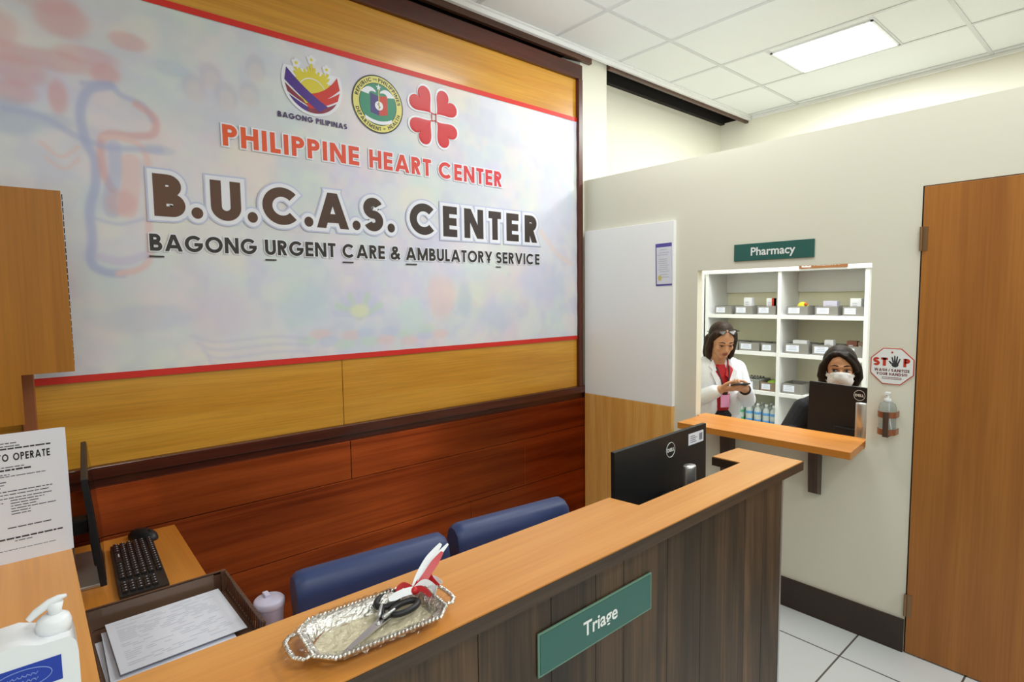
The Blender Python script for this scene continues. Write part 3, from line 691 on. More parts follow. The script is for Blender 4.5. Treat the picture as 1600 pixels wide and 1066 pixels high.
mb.build('woven_band', E1, emb, world=True)
print_polys('caption', text_polys('BAGONG PILIPINAS', .22, .905, 1.227, 2.416, .024, .14, .4), E1[5], emb, .0012)
# emblem: round health seal
E2 = [mat('seal_black', S(36, 40, 34), .4), mat('seal_yellow', S(226, 216, 120), .4), mat('seal_green', S(48, 138, 108), .4), mat('seal_blue', S(66, 52, 120), .4), M['red_sign'], M['halo'], mat('seal_gold', S(214, 190, 70), .4)]
sx, sz, sr = 1.394, 2.566, .1385
def disk(r, x=sx, z=sz, n=48): return [(x+r*math.cos(2*PI*k/n), z+r*math.sin(2*PI*k/n)) for k in range(n)]
seal = print_polys('emblem', [disk(sr)], E2, ban, .0004, [0])
print_polys('seal_ring', [disk(sr-.006)], E2, seal, .0007, [1])
print_polys('seal_line', [disk(.1015)], E2, seal, .0010, [0])
print_polys('seal_field', [disk(.0985)], E2, seal, .0013, [2])
def arc_text(txt, r, a0, a1, cap, inside=False):
    lay, T = text_layout(txt, .2, .18, .4); out = []
    for ch, x, W, ps in lay:
        for p in ps:
            q = []
            for px, py in p:
                t = (x+px)/T; a = math.radians(a0+(a1-a0)*t); rr = (r+cap-py*cap) if inside else (r+py*cap); q.append((sx+rr*math.cos(a), sz+rr*math.sin(a)))
            out.append(q)
    return out
for a_ in (('REPUBLIC', .108, 168, 106, .018), ('PHILIPPINES', .108, 88, 8, .018), ('DEPARTMENT', .1075, 195, 276, .018, True), ('HEALTH', .1075, 296, 344, .018, True), ('OF THE', .112, 102, 92, .009), ('OF', .112, 282, 288, .009, True)): print_polys('seal_word', arc_text(*a_), E2, seal, .0010, None)
polys = []; mi = []
addp([[(1.352, 2.615), (1.398, 2.605), (1.398, 2.512), (1.352, 2.522)]], 3); addp([[(1.398, 2.605), (1.444, 2.615), (1.444, 2.522), (1.398, 2.512)]], 4)
for s in (-1, 1):
    w1 = bez((sx+s*.012, 2.628), (sx+s*.05, 2.665), (sx+s*.092, 2.612), 10); w2 = bez((sx+s*.012, 2.620), (sx+s*.045, 2.632), (sx+s*.05, 2.606), 10)
    addp(ring_band(w1, w2), 5)
ba = bez((1.322, 2.505), (1.395, 2.468), (1.468, 2.505), 12); bb2 = [(x, z-.016) for x, z in ba]; addp(ring_band(ba, bb2), 5)
print_polys('seal_arms', polys, E2, seal, .0016, mi)
polys = []; mi = []
addp([disk(.022, 1.398, 2.56, 24)], 5); addp([[(1.3955, 2.542), (1.4005, 2.542), (1.4005, 2.66), (1.3955, 2.66)]], 6)
for k in range(5):
    a = PI/2+2*PI*k/5; addp([[(1.398, 2.648), (1.398+.007*math.cos(a-.5), 2.648+.007*math.sin(a-.5)), (1.398+.016*math.cos(a), 2.648+.016*math.sin(a)), (1.398+.007*math.cos(a+.5), 2.648+.007*math.sin(a+.5))]], 5)
a_ = [(1.398+.006*math.sin(t), 2.548+.024*t/6) for t in np.linspace(0, 6, 16)]; addp(ring_band([(x-.002, z) for x, z in a_], [(x+.002, z) for x, z in a_]), 3)
print_polys('seal_staff', polys, E2, seal, .0019, mi)
# emblem: four hearts in a cross
E3 = [mat('heart_red', S(208, 38, 46), .4), M['halo']]
def heart(cx, cz, s, ang):
    pts = []
    for k in range(40):
        t = 2*PI*k/40; x = 16*math.sin(t)**3/17; z = (13*math.cos(t)-5*math.cos(2*t)-2*math.cos(3*t)-math.cos(4*t))/17
        z = z+.0
        pts.append((x, z))
    c, s_ = math.cos(ang), math.sin(ang)
    return [(cx+s*(x*c-z*s_), cz+s*(x*s_+z*c)) for x, z in pts]
hx, hz = 1.719, 2.566
clo = None
def star_face(mb, pts, y, mi, bulge):
    n = len(pts); mx = sum(p[0] for p in pts)/n; mz = sum(p[1] for p in pts)/n; layers = [(1, 0), (.9, .55), (.7, .85), (.35, 1.0)]
    vs = []
    for k, b in layers: vs += [(mx+(x-mx)*k, y-bulge*b, mz+(z-mz)*k) for x, z in pts]
    vs.append((mx, y-bulge, mz)); fs = []
    for L in range(3):
        for i in range(n): fs.append([L*n+i, L*n+(i+1) % n, (L+1)*n+(i+1) % n, (L+1)*n+i])
    for i in range(n): fs.append([3*n+i, 3*n+(i+1) % n, len(vs)-1])
    mb.add(vs, fs, mi, True)
mb = MB()
for ix, iz in ((-1, 1), (1, 1), (1, -1), (-1, -1)):
    mb.face([(x, YA-.0145-.0045-.0004, z) for x, z in heart(hx+ix*.072, hz+iz*.072, .092, math.atan2(iz, ix)-PI/2)], 1)
clo = mb.build('emblem', E3, ban, world=True)
for ix, iz in ((-1, 1), (1, 1), (1, -1), (-1, -1)):
    mb = MB(); star_face(mb, heart(hx+ix*.072, hz+iz*.072, .080, math.atan2(iz, ix)-PI/2), YA-.0145-.0045-.0008, 0, .0012)
    mb.build('heart', E3, clo, world=True)
mb = MB()
for a, b in (((1.703, 2.586), (1.735, 2.581)), ((1.703, 2.546), (1.735, 2.551)), ((1.706, 2.59), (1.706, 2.54)), ((1.732, 2.59), (1.732, 2.54))):
    mb.tube([(a[0], YA-.0202, a[1]), (b[0], YA-.0202, b[1])], .0018, 6)
mb.build('heart_link', E3, clo, world=True)

# stile and wooden panel at far left
wp = thing('wooden_panel', 'tall stepped wooden panel standing off the wall at the left end of the banner', 'panel', (-.5, 2.45, 1.2))
poly = [(-1.6, 1.235), (-.012, 1.215), (-.012, 1.378), (.128, 1.378), (.124, 1.985), (-1.6, 1.985)]
MR = Matrix(((1, 0, 0, 0), (0, 0, 1, 0), (0, 1, 0, 0), (0, 0, 0, 1)))
MB().prism(poly, 2.44, 2.455, 0, MR).build('board', M['leftwood'], wp, 0.001, world=True)
e = MB()
n = 26
for i in range(n):
    z0 = 1.40+i*(.58/n); e.box((.1265, 2.4405, z0), (.1285, 2.4555, z0+.017))
e.build('edge_band', M['blackm'], wp, world=True)
b = MB(); b.box((-.9, 2.455, 1.3), (-.86, 2.607, 1.9)); b.box((-.24, 2.455, 1.5), (-.20, 2.593, 1.9)); b.build('batten', M['redwood'], wp, world=True)
struct('trim_12', MB().box((-.02, 2.582, 1.0), (.021, 2.607, 1.95)), M['redwood'], 0.004)

# ================================================================== RECEPTION COUNTER
HC = 1.05; HT = .03
cn = thing('reception_counter', 'long honey topped reception counter clad in dark rustic boards', 'counter', (.9, .86, 0))
# front run of the top, stepped on its inner side, with a short return at the far end
top = [(-1.2, .765), (1.958, .779), (1.958, 1.008), (1.792, 1.014), (1.792, .912), (1.226, .906), (1.213, .997), (-1.2, .997)]
MB().prism(top, HC-HT, HC).build('countertop', [M['counter']], cn, 0.0015, world=True)
ed = MB(); zA, zB = HC-HT-.001, HC-.003
ed.prism([(-1.2, .763), (1.9605, .777), (1.9605, .7795), (-1.2, .7655)], zA, zB)
ed.prism([(1.958, .778), (1.9605, .778), (1.9605, 1.010), (1.958, 1.010)], zA, zB)
ed.prism([(1.7895, .912), (1.792, .912), (1.792, 1.015), (1.7895, 1.015)], zA, zB)
ed.prism([(1.23, .906), (1.792, .912), (1.792, .9145), (1.23, .9085)], zA, zB)
ed.build('edge_band', M['edge_dark'], cn, world=True)
MB().prism([(-1.2, .997), (.0555, .997), (.0555, 1.70), (-1.2, 1.70)], HC-HT, HC).build('side_countertop', M['counter_y'], cn, 0.0015, world=True)
g = MB(); xs_ = [-1.2, -.6, -.2, .12, .36, .60, .79, .93, 1.03, 1.21, 1.37, 1.50, 1.62, 1.74, 1.862]
fy = lambda x: .793+(x+1.2)*.014/3.068
for a, b in zip(xs_[:-1], xs_[1:]): g.prism([(a+.0006, fy(a)), (b-.0006, fy(b)), (b-.0006, fy(b)+.019), (a+.0006, fy(a)+.019)], 0, HC-HT-.0005)
g.build('front_panel', M['rustic'], cn, 0.0012, world=True)
g = MB()
g.prism([(1.863, .8045), (1.873, .8045), (1.873, .97), (1.868, .97), (1.868, .826), (1.863, .826)], 0, HC-HT-.0005); g.build('end_panel', M['silver'], cn, world=True)
g = MB(); g.prism([(1.80, .826), (1.868, .826), (1.868, .97), (1.80, .97)], 0, HC-HT); g.prism([(.03, 1.0), (.05, 1.0), (.05, 1.69), (.03, 1.69)], 0, HC-HT); g.build('inner_panel', M['rustic'], cn, world=True)
wk = MB(); wk.prism([(.40, .83), (1.79, .84), (1.79, 1.30), (.56, 1.30), (.50, 1.50), (.40, 1.60)], .722, .75)
wk.build('work_surface', M['desk'], cn, 0.0015, world=True)

ts = thing('triage_sign', 'green Triage sign on the dark front of the reception counter', 'sign', (.94, .7985, .88))
ang = math.atan2(.014, 3.158)
RT = Matrix.Translation(Vector((.94, .7985, .888))) @ Matrix.Rotation(ang, 4, 'Z')
def plate(parent, wd, ht, th, m, edge=None):
    mb = MB(); mb.box((-wd/2, -th, -ht/2), (wd/2, 0, ht/2), 0)
    o = mb.build('plate', m, parent, .0012); return o
ts.location = (.94, .8013, .888); ts.rotation_euler = (0, 0, ang)
plate(ts, .386, .094, .004, M['sign_edge']); 
mb = MB(); mb.box((-.188, -.0052, -.042), (.188, -.004, .0425)); mb.build('face_panel', M['green_sign'], ts)
vs, fs_ = font_mesh('Triage', .046, .0009)
MB().add([(x+.0, -.0058, y) for x, y, z in vs], fs_).build('lettering', M['sign_white'], ts)

# ---------------------------------------------------------------- desk on the left
dk = thing('desk', 'orange wood desk under the edge on black monitor at the left', 'desk', (0, 2.0, 0))
dtop = [(.06, 1.08), (.398, 1.08), (.392, 1.9), (.400, 2.478), (.06, 2.478)]
MB().prism(dtop, .722, .75).build('desktop', M['desk'], dk, .0015, world=True)
l = MB(); l.box((.35, 1.66, 0), (.37, 2.45, .722)); l.build('side_panel', M['desk'], dk, world=True)
l = MB(); l.box((.07, 2.44, 0), (.35, 2.46, .722)); l.build('back_panel', M['desk'], dk, world=True)

def monitor(label, loc, rz, tilt=0, roll=0, w_=.538, h_=.322, zb=.055, colz=.30, group=None, logo='DELL', logo_x=0.0, logo_z=.045, coloff=.075, sticker=False, basew=.19, based=.17, col_x=0.0):
    """screen faces +Y; foot of the stand at the origin of the thing"""
    t = thing('monitor', label, 'monitor', loc, rz, group)
    T = Matrix.Translation(Vector((0, coloff, zb+h_/2))) @ Matrix.Rotation(tilt, 4, 'X') @ Matrix.Rotation(roll, 4, 'Y')
    mb = MB(); mb.box((-w_/2, -.006, -h_/2), (w_/2, .010, h_/2), 0, T)
    p = mb.build('casing', M['black'], t, .002)
    mb = MB(); mb.box((-w_/2*.5, -.016, -h_/2+.012), (w_/2*.5, -.006, -.05), 0, T); mb.build('rear_housing', M['black'], t, .008)
    mb = MB(); mb.box((-w_/2+.006, .010, -h_/2+.014), (w_/2-.006, .0112, h_/2-.006), 0, T); mb.build('screen', M['screen'], t)
    # logo: ring plus letters on the rear
    mb = MB(); lx, lz = logo_x, h_/2-logo_z
    ring = [T @ Vector((lx+.0255*math.cos(a), -.0068, lz+.0255*math.sin(a))) for a in np.linspace(0, 2*PI, 33)[:-1]]
    mb.tube(ring, .0012, 6, closed=True)
    for q in text_polys(logo, .24, -.0205, .0205, -.0065, .013, .07):
        mb.face([T @ Vector((lx+a, -.0072, lz+b)) for a, b in q])
    mb.build('logo', M['sign_white'], p)
    mb = MB(); mb.lathe([(.0, 0), (.026, 0), (.026, colz-.006), (.024, colz-.001), (.0, colz)], (col_x, 0, .012), 20, sx=1, sy=.72); mb.build('stand_column', M['silver'], t)
    mb = MB(); mb.box((col_x-.03, .0, zb+h_/2-.075), (col_x+.03, coloff-.012, zb+h_/2-.03)); mb.build('arm', M['blackm'], t, .004)
    mb = MB(); mb.box((-basew/2, -based*.42, 0), (basew/2, based*.58, .012)); mb.build('base', M['silver'], t, .003)
    if sticker:
        mb = MB(); q = lambda x, z, lift: T @ Vector((x, -.0063-lift, z))
        x0, x1, z0, z1 = .148, .249, h_/2-.062, h_/2-.020
        mb.face([q(x0, z0, 0), q(x1, z0, 0), q(x1, z1, 0), q(x0, z1, 0)], 0)
        for k in range(4): mb.face([q(x0+.012, z1-.010-.007*k, .0004), q(x0+.012+[.03, .044, .036, .04][k], z1-.010-.007*k, .0004), q(x0+.012+[.03, .044, .036, .04][k], z1-.0125-.007*k, .0004), q(x0+.012, z1-.0125-.007*k, .0004)], 1)
        for k in range(7): mb.face([q(x0+.072+k*.0032, z0+.008, .0004), q(x0+.072+k*.0032+.0018, z0+.008, .0004), q(x0+.072+k*.0032+.0018, z1-.008, .0004), q(x0+.072+k*.0032, z1-.008, .0004)], 1)
        mb.build('barcode_sticker', [M['paper'], M['ink']], p)
    return t
monitor('black monitor on a silver stand behind the reception counter', (1.625, 1.0, .75), math.radians(0.6), roll=math.radians(-.8), zb=.063, colz=.295, logo_x=.035, logo_z=.053, sticker=True, coloff=.10)
monitor('black monitor seen edge-on standing on the orange desk at left', (.064, 2.235, .75), -PI/2-math.radians(3.7), tilt=math.radians(5), zb=.048, colz=.28, coloff=.07, basew=.30, based=.165)

# keyboard
kb = thing('keyboard', 'black keyboard on the orange desk', 'keyboard', (.237, 2.148, .75), math.radians(-92.5))
mb = MB(); mb.prism([(-.215, -.062), (.215, -.062), (.215, .062), (-.215, .062)], .0, .014); mb.build('body', M['black'], kb, .003)
key0 = None
def key(x, y, wd):
    global key0
    if key0 is None:
        mb = MB(); mb.box((-.47, -.007, 0), (.47, .007, .006), 0); mb.box((-.30, .001, .006), (-.02, .0045, .0063), 1); key0 = mb.build('key', [M['black'], M['inklight']], kb); o = key0
    else:
        o = key0.copy(); COL.objects.link(o); o.parent = kb
    o.location = (x, y, .014); o.scale = (wd, 1, 1)
for r in range(6):
    y = .050-.0188*r-(.003 if r else 0)
    for c in range(15):
        if r == 5 and 4 <= c <= 8:
            if c == 4: key(-.205+.0205*6, y, .0195*5)
            continue
        key(-.205+.0205*c+(.004 if c > 12 else 0), y, .0175)
    for c in range(4):
        if r: key(.133+.0195*c, y, .0155)
ms = thing('computer_mouse', 'black mouse beside the far end of the keyboard', 'mouse', (.288, 2.41, .75), math.radians(-58))
mb = MB(); mb.ell((0, 0, .004), (.062, .034, .034), 0, None, 24, 14)
mb.v = [(x, y, max(z, 0)) for x, y, z in mb.v]; mb.build('shell', M['black'], ms)
mb = MB(); mb.ell((.03, 0, .031), (.010, .0035, .006)); mb.build('scroll_wheel', M['blackm'], ms)
mb = MB(); mb.tube([(-.07, 0, .006), (-.12, .02, .004), (-.2, .0, .004), (-.27, .05, .004)], .0022, 6); 
# document tray with sheets
tr = thing('document_tray', 'brown slotted plastic document tray on the desk corner', 'tray', (.232, 1.515, .75))
tx0, tx1, ty0, ty1 = .076, .392, 1.365, 1.712
mb = MB(); mb.box((tx0, ty0, .792), (tx1, ty1, .797)); mb.build('tray_floor', M['tray'], tr, world=True)
def slotted(name, a, b, z0, z1, n, slant, mi=0, out=.0):
    """upright wall from a to b in plan, with a rail at top and bottom and slanted bars between"""
    mb = MB(); A = Vector((a[0], a[1], 0)); B = Vector((b[0], b[1], 0)); d = (B-A); L = d.length; d.normalize(); nn = Vector((-d.y, d.x, 0))
    F = Matrix((( d.x, nn.x, 0, a[0]), (d.y, nn.y, 0, a[1]), (0, 0, 1, 0), (0, 0, 0, 1)))
    mb.box((0, -.002, z0), (L, .002, z0+.006), 0, F); mb.box((-.001, -.003, z1-.006), (L+.001, .003, z1), 0, F)
    for i in range(n+1):
        x = L*i/n; s = slant if 0 < i < n else 0
        mb.add([F @ Vector(p) for p in [(x-.0028, -.0015, z0), (x+.0028, -.0015, z0), (x+.002+s, -.0015, z1), (x-.002+s, -.0015, z1), (x-.002, .0015, z0), (x+.002, .0015, z0), (x+.002+s, .0015, z1), (x-.002+s, .0015, z1)]], [[0, 1, 2, 3], [7, 6, 5, 4], [0, 4, 5, 1], [1, 5, 6, 2], [2, 6, 7, 3], [3, 7, 4, 0]])
    return mb.build(name, M['tray'], tr, world=True)
slotted('side_wall', (tx1, ty0), (tx1, ty1), .797, .852, 20, -.010)
slotted('side_wall', (tx0, ty0), (tx0, ty1), .797, .852, 26, .006)
slotted('front_wall', (tx0, ty0), (tx1, ty0), .797, .832, 14, 0)
mb = MB(); mb.box((tx0, ty1-.004, .797), (tx1, ty1, .852)); mb.box((tx0, ty1-.004, .846), (tx1, ty1+.008, .852)); mb.build('back_wall', M['tray'], tr, .001, world=True)
mb = MB(); mb.box((tx0+.004, ty1-.0052, .80), (tx1-.03, ty1-.004, .85)); mb.build('tape', M['tape'], tr, world=True)
for (x, y) in ((tx0+.006, ty0+.006), (tx1-.006, ty0+.006), (tx0+.006, ty1-.006), (tx1-.006, ty1-.006)):
    mb = MB(); mb.box((x-.006, y-.006, .75), (x+.006, y+.006, .856 if (x > .3 and y > 1.6) else .80)); mb.build('corner_post', M['tray'], tr, world=True)
# near the counter edge the tray wears a row of pale oval clips through its slots
def sheet(label, cx_, cy_, z, wd, dp, rz, lines, group='printed forms in the brown tray'):
    t = thing('paper_sheet', label, 'paper', (cx_, cy_, z), rz, group)
    mb = MB(); mb.box((-wd/2, -dp/2, 0), (wd/2, dp/2, .0012)); mb.build('leaf', M['paper2'], t)
    if lines:
        mb = MB(); r = random.Random(3)
        for k in range(24):
            y = dp/2-.02-k*(dp-.035)/24
            x = -wd/2+.018
            while x < wd/2-.04:
                l = r.uniform(.012, .05); 
                if r.random() < .72: mb.face([(x, y, .0016), (min(x+l, wd/2-.02), y, .0016), (min(x+l, wd/2-.02), y+.0022, .0016), (x, y+.0022, .0016)])
                x += l+r.uniform(.004, .02)
        mb.build('print', M['inklight'], t)
    return t
sheet('lowest white form in the brown tray, edge showing at left', .208, 1.532, .7975, .24, .222, math.radians(1.5), False)
sheet('middle white form in the brown tray, slightly askew', .222, 1.540, .8070, .248, .240, math.radians(-1), False)
sheet('top white printed form lying in the brown tray', .2405, 1.556, .8165, .257, .252, math.radians(1), True)
# tumbler
tb = thing('tumbler', 'lilac lidded tumbler beside the document tray', 'tumbler', (.436, 1.47, .7505))
mb = MB(); mb.lathe([(.0, 0), (.026, 0), (.029, .01), (.034, .075), (.035, .085)], n=28); mb.build('cup', M['lilac'], tb)
mb = MB(); mb.lathe([(.0365, .083), (.0375, .088), (.0372, .097), (.034, .101), (.0, .100)], n=28); lid = mb.build('lid', M['lilac2'], tb)
mb = MB(); mb.box((-.007, .008, .099), (.007, .034, .107)); mb.build('spout_tab', M['lilac2'], lid, .002)

# certificate standing on the side counter
ce_ = thing('certificate', 'white permit paper reading TO OPERATE standing on the left counter', 'certificate', (-.07, 1.622, HC))
cw, ch_ = .25, .2835
mb = MB(); mb.box((-cw/2, -.0022, 0), (cw/2, .0, ch_)); mb.build('sheet', M['paper'], ce_)
mb = MB(); mb.box((-cw/2+.001, .0002, 0), (cw/2+.0045, .0040, ch_-.0015)); mb.build('backing', M['paper2'], ce_)
mb = MB(); mb.box((-cw/2+.02, .004, .0), (cw/2-.03, .07, .004)); mb.box((-.03, .004, .0), (.03, .008, .2)); mb.build('stand', M['clear'], ce_)
mb = MB()
for q in text_polys('LICENSE TO OPERATE', .2, -.050, .100, .224, .0165, .18, .55): mb.face([(x, -.0026, z) for x, z in q], 1)
mb.build('heading', [M['ink'], M['inkdark']], ce_); mb = MB()
rr = random.Random(11)
def tline(z, x0, x1, hgt, mi):
    x = x0
    while x < x1:
        l = rr.uniform(.004, .016); xe = min(x+l, x1); mb.face([(x, -.0026, z), (xe, -.0026, z), (xe, -.0026, z+hgt), (x, -.0026, z+hgt)], mi); x = xe+.0018
for z, a, b, hh, mi in [(.262, -.05, .045, .0022, 0), (.2555, -.08, .05, .0022, 0), (.2495, -.102, .102, .0032, 1), (.210, -.04, .055, .002, 0), (.203, -.08, .066, .0036, 1), (.194, -.06, .03, .002, 0), (.19, -.07, .09, .0018, 0), (.178, -.08, .025, .0022, 0), (.172, -.08, .02, .002, 0), (.166, -.02, .014, .002, 0), (.157, -.08, .10, .0022, 0), (.150, -.08, .095, .002, 0), (.142, -.015, .098, .002, 0), (.136, .028, .085, .002, 0), (.130, .028, .075, .002, 0), (.124, .028, .07, .002, 0), (.118, .028, .105, .002, 0), (.112, .028, .06, .002, 0), (.106, .028, .06, .002, 0), (.076, .02, .095, .0025, 0), (.052, -.10, .112, .0034, 1), (.046, .03, .06, .0018, 0), (.028, -.10, .10, .0012, 0), (.133, -.006, .016, .002, 0)]:
    mb = MB(); tline(z, a, b, hh, mi); mb.build('text_line', [M['ink'], M['inkdark']], ce_)

# hand sanitizer jug with pump
sj = thing('sanitizer_bottle', 'white sanitizer jug with pump standing on the left counter', 'bottle', (-.02, .84, HC))
mb = MB()
prof = [(-.062, 0), (.045, 0), (.047, .02), (.047, .160), (.045, .174), (.040, .181), (.014, .181), (.008, .183), (-.004, .188), (-.022, .187), (-.046, .174), (-.060, .156), (-.066, .13), (-.066, .02)]
MY = Matrix(((1, 0, 0, 0), (0, 0, 1, 0), (0, 1, 0, 0), (0, 0, 0, 1)))
mb.prism(prof, -.03, .03, 0, MY, True); mb.build('body', M['white'], sj, .009)
mb = MB(); mb.lathe([(.0, .176), (.0165, .178), (.0170, .190), (.0158, .194), (.0150, .196), (.009, .200), (.0, .200)], (.027, 0, 0), 22); pc = mb.build('pump_collar', M['white'], sj)
mb = MB(); mb.lathe([(.0, .192), (.0060, .192), (.0066, .204), (.0085, .212), (.0, .214)], (.029, 0, 0), 16)
mb.tube([(.0405, -.002, .2185), (.034, -.001, .2175), (.025, .0, .214), (.012, .0, .2065), (.005, .0, .200)], [.0018, .0036, .0048, .0046, .0036], 12); mb.build('pump_head', M['white'], pc)
mb = MB(); mb.box((-.048, -.0305, .134), (.031, -.0300, .163), 0); lb = mb.build('label', M['blue_label'], sj)
mb = MB(); rr = random.Random(4)
ov = [(-.004+.026*math.cos(a), .148+.011*math.sin(a)) for a in np.linspace(0, 2*PI, 28)[:-1]]
mb.tube([(x, -.0308, z) for x, z in ov], .0006, 5, closed=True)
for k, (z, a, b) in enumerate([(.1515, -.016, .010), (.145, -.018, .010), (.1395, -.010, .006)]):
    mb.tube([(x, -.0307, z+.0012*math.sin(x*1400)+.0006*math.sin(x*3100)) for x in np.linspace(a, b, 26)], .00055, 5)
mb.build('label_print', mat('label_print', S(128, 150, 216), .5), lb)

# foil tray, film, scissors with ribbon
FT = (.4195, .853, HC); fa = math.radians(-4)
ft = thing('foil_tray', 'octagonal silver foil tray wrapped in clear film on the counter', 'tray', FT, fa)
outl = [(-.088, -.066), (.092, -.066), (.118, -.040), (.118, .040), (.092, .066), (-.088, .066), (-.114, .040), (-.114, -.040)]
def dense(poly, n):
    out = []
    for i in range(len(poly)):
        a, b = Vector(poly[i]), Vector(poly[(i+1) % len(poly)])
        for k in range(n): out.append(a+(b-a)*k/n)
    return out
def ringz(sc_in, z): 
    o = []
    for p in dense(outl, 8):
        r = p.length; o.append((p.x*(1-sc_in/abs(.116)), p.y*(1-sc_in/.066), z))
    return o
R0 = ringz(0, .024); R1 = ringz(.010, .022); R2 = ringz(.014, .018); R3 = ringz(.020, .005); N = len(R0)
mb = MB(); vs = R0+R1+R2+R3
fs_ = []
for L_ in range(3):
    for i in range(N): fs_.append([L_*N+i, L_*N+(i+1) % N, (L_+1)*N+(i+1) % N, (L_+1)*N+i])
mb.add(vs, fs_, 0, True); mb.build('flange', M['foil'], ft)
mb = MB(); gx_, gy_ = 30, 18; rs_ = np.random.default_rng(3)
vs = []; fs_ = []
for j in range(gy_+1):
    for i in range(gx_+1):
        u = -.094+.192*i/gx_; lim = .046; vv_ = -lim+2*lim*j/gy_
        c = max(0, abs(u-.002)-.070); vv_ = math.copysign(min(abs(vv_), lim-max(0, c-.003)*1.1), vv_)
        vs.append((u, vv_, .0035+rs_.random()*.003))
for j in range(gy_):
    for i in range(gx_): a = j*(gx_+1)+i; fs_.append([a, a+1, a+gx_+2, a+gx_+1])
mb.add(vs, fs_, 0, True); mb.build('basin', M['foil_base'], ft)
mb = MB(); MBd = dense(outl, 1); tot = 0
rim = dense(outl, 26)
acc = 0; last = None; pts = []
for i in range(len(rim)):
    p = rim[i]
    if last is None or (p-last).length > .0052: pts.append(p); last = p
for i, p in enumerate(pts):
    q = pts[(i+1) % len(pts)]; d = (q-p).normalized(); a = math.atan2(d.y, d.x)+.7
    mb.ell((p.x, p.y, .0245), (.0042, .0026, .0036), 0, Matrix.Rotation(a, 3, 'Z'), 8, 6)
mb.build('rope_rim', M['foil'], ft)
for s in (-1, 1):
    mb = MB(); x0 = -.114 if s < 0 else .118
    P_ = [(x0, s*-.036), (x0+s*.014, s*-.036), (x0+s*.024, s*-.024), (x0+s*.026, 0), (x0+s*.024, s*.024), (x0+s*.014, s*.036), (x0, s*.036)]
    for a, b in zip(P_[:-1], P_[1:]):
        n = max(2, int(math.hypot(b[0]-a[0], b[1]-a[1])/.0048))
        for k in range(n):
            t = k/n; mb.ell((a[0]+(b[0]-a[0])*t, a[1]+(b[1]-a[1])*t, .0235), (.0048, .004, .0036), 0, Matrix.Rotation(math.atan2(b[1]-a[1], b[0]-a[0])+.7, 3, 'Z'), 8, 6)
    mb.build('handle', M['foil'], ft)
# crinkled film draped over the tray
mb = MB(); vs = []; fs_ = []; nx_, ny_ = 60, 36
for j in range(ny_+1):
    for i in range(nx_+1):
        u = -1+2*i/nx_; v_ = -1+2*j/ny_
        x = u*.148; y = v_*.076; corner = max(0, abs(u)+abs(v_)*.9-1.25); x -= math.copysign(corner*.05, u); y -= math.copysign(corner*.05, v_)
        edge = max(abs(u), abs(v_)); z = .010+.021*min(1, max(0, (edge-.55)/.3))+.004*(rs_.random()-.5)-max(0, edge-.88)*.12
        z += .010*math.exp(-((u-.72)**2+(v_-.2)**2)/.03)
        vs.append((x+.002*(rs_.random()-.5), y+.002*(rs_.random()-.5), z))
for j in range(ny_):
    for i in range(nx_): a = j*(nx_+1)+i; fs_.append([a, a+1, a+nx_+2, a+nx_+1])
mb.add(vs, fs_, 0, False); mb.build('plastic_film', M['film'], ft)

sc = thing('scissors', 'grey and black scissors lying in the foil tray', 'scissors', (.423, .846, HC+.0145))
def flat(mb, poly, z0, z1): return mb.prism(poly, z0, z1)
def W2L(p): return (p[0]-.423, p[1]-.846)
tip, piv = W2L((.345, .808)), (0, 0)
d = Vector((tip[0], tip[1])).normalized(); nrm = Vector((-d.y, d.x)); Lb = Vector(tip).length
def bl(a, s): p = d*a+nrm*s; return (p.x, p.y)
mb = MB(); flat(mb, [bl(Lb, -.001), bl(Lb*.9, -.0055), bl(.01, -.0085), bl(-.022, -.010), bl(-.022, -.001), bl(0, .004)], 0, .0018); mb.build('blade', M['steel'], sc, .0004)
mb = MB(); flat(mb, [bl(-.022, .0105), bl(.005, .0085), bl(Lb*.88, .0055), bl(Lb*.98, .0005), bl(.0, -.004), bl(-.022, .001)][::-1], .002, .0038); mb.build('blade', M['steel'], sc, .0004)
mb = MB(); mb.lathe([(0, 0), (.0038, 0), (.0038, .0058), (.003, .0064), (0, .0064)], n=14); mb.build('pivot_screw', M['chrome'], sc)
def loop(cx_, cy_, ra, rb, ang_, tail):
    pts = []
    for k in range(22):
        a = 2*PI*k/22; x = ra*math.cos(a); y = rb*math.sin(a); pts.append((cx_+x*math.cos(ang_)-y*math.sin(ang_), cy_+x*math.sin(ang_)+y*math.cos(ang_), .006))
    mb = MB(); mb.tube(pts, .0056, 10, closed=True); mb.cap((tail[0][0], tail[0][1], .005), .0055, (tail[1][0], tail[1][1], .005), .0062); return mb.build('handle', M['black'], sc)
lA = W2L((.470, .898)); lB = W2L((.480, .855))
loop(lA[0], lA[1], .027, .017, math.radians(34), [bl(-.02, -.004), W2L((.449, .883))])
loop(lB[0], lB[1], .028, .014, math.radians(8), [bl(-.02, .004), W2L((.454, .853))])
mb = MB(); mb.cap((bl(-.012, -.006)[0], bl(-.012, -.006)[1], .0095), .004, (W2L((.449, .880))[0], W2L((.449, .880))[1], .0115), .0025); mb.cap((bl(-.012, .005)[0], bl(-.012, .005)[1], .0095), .004, (W2L((.458, .852))[0], W2L((.458, .852))[1], .0115), .0025); mb.build('grip_inlay', M['silver'], sc)
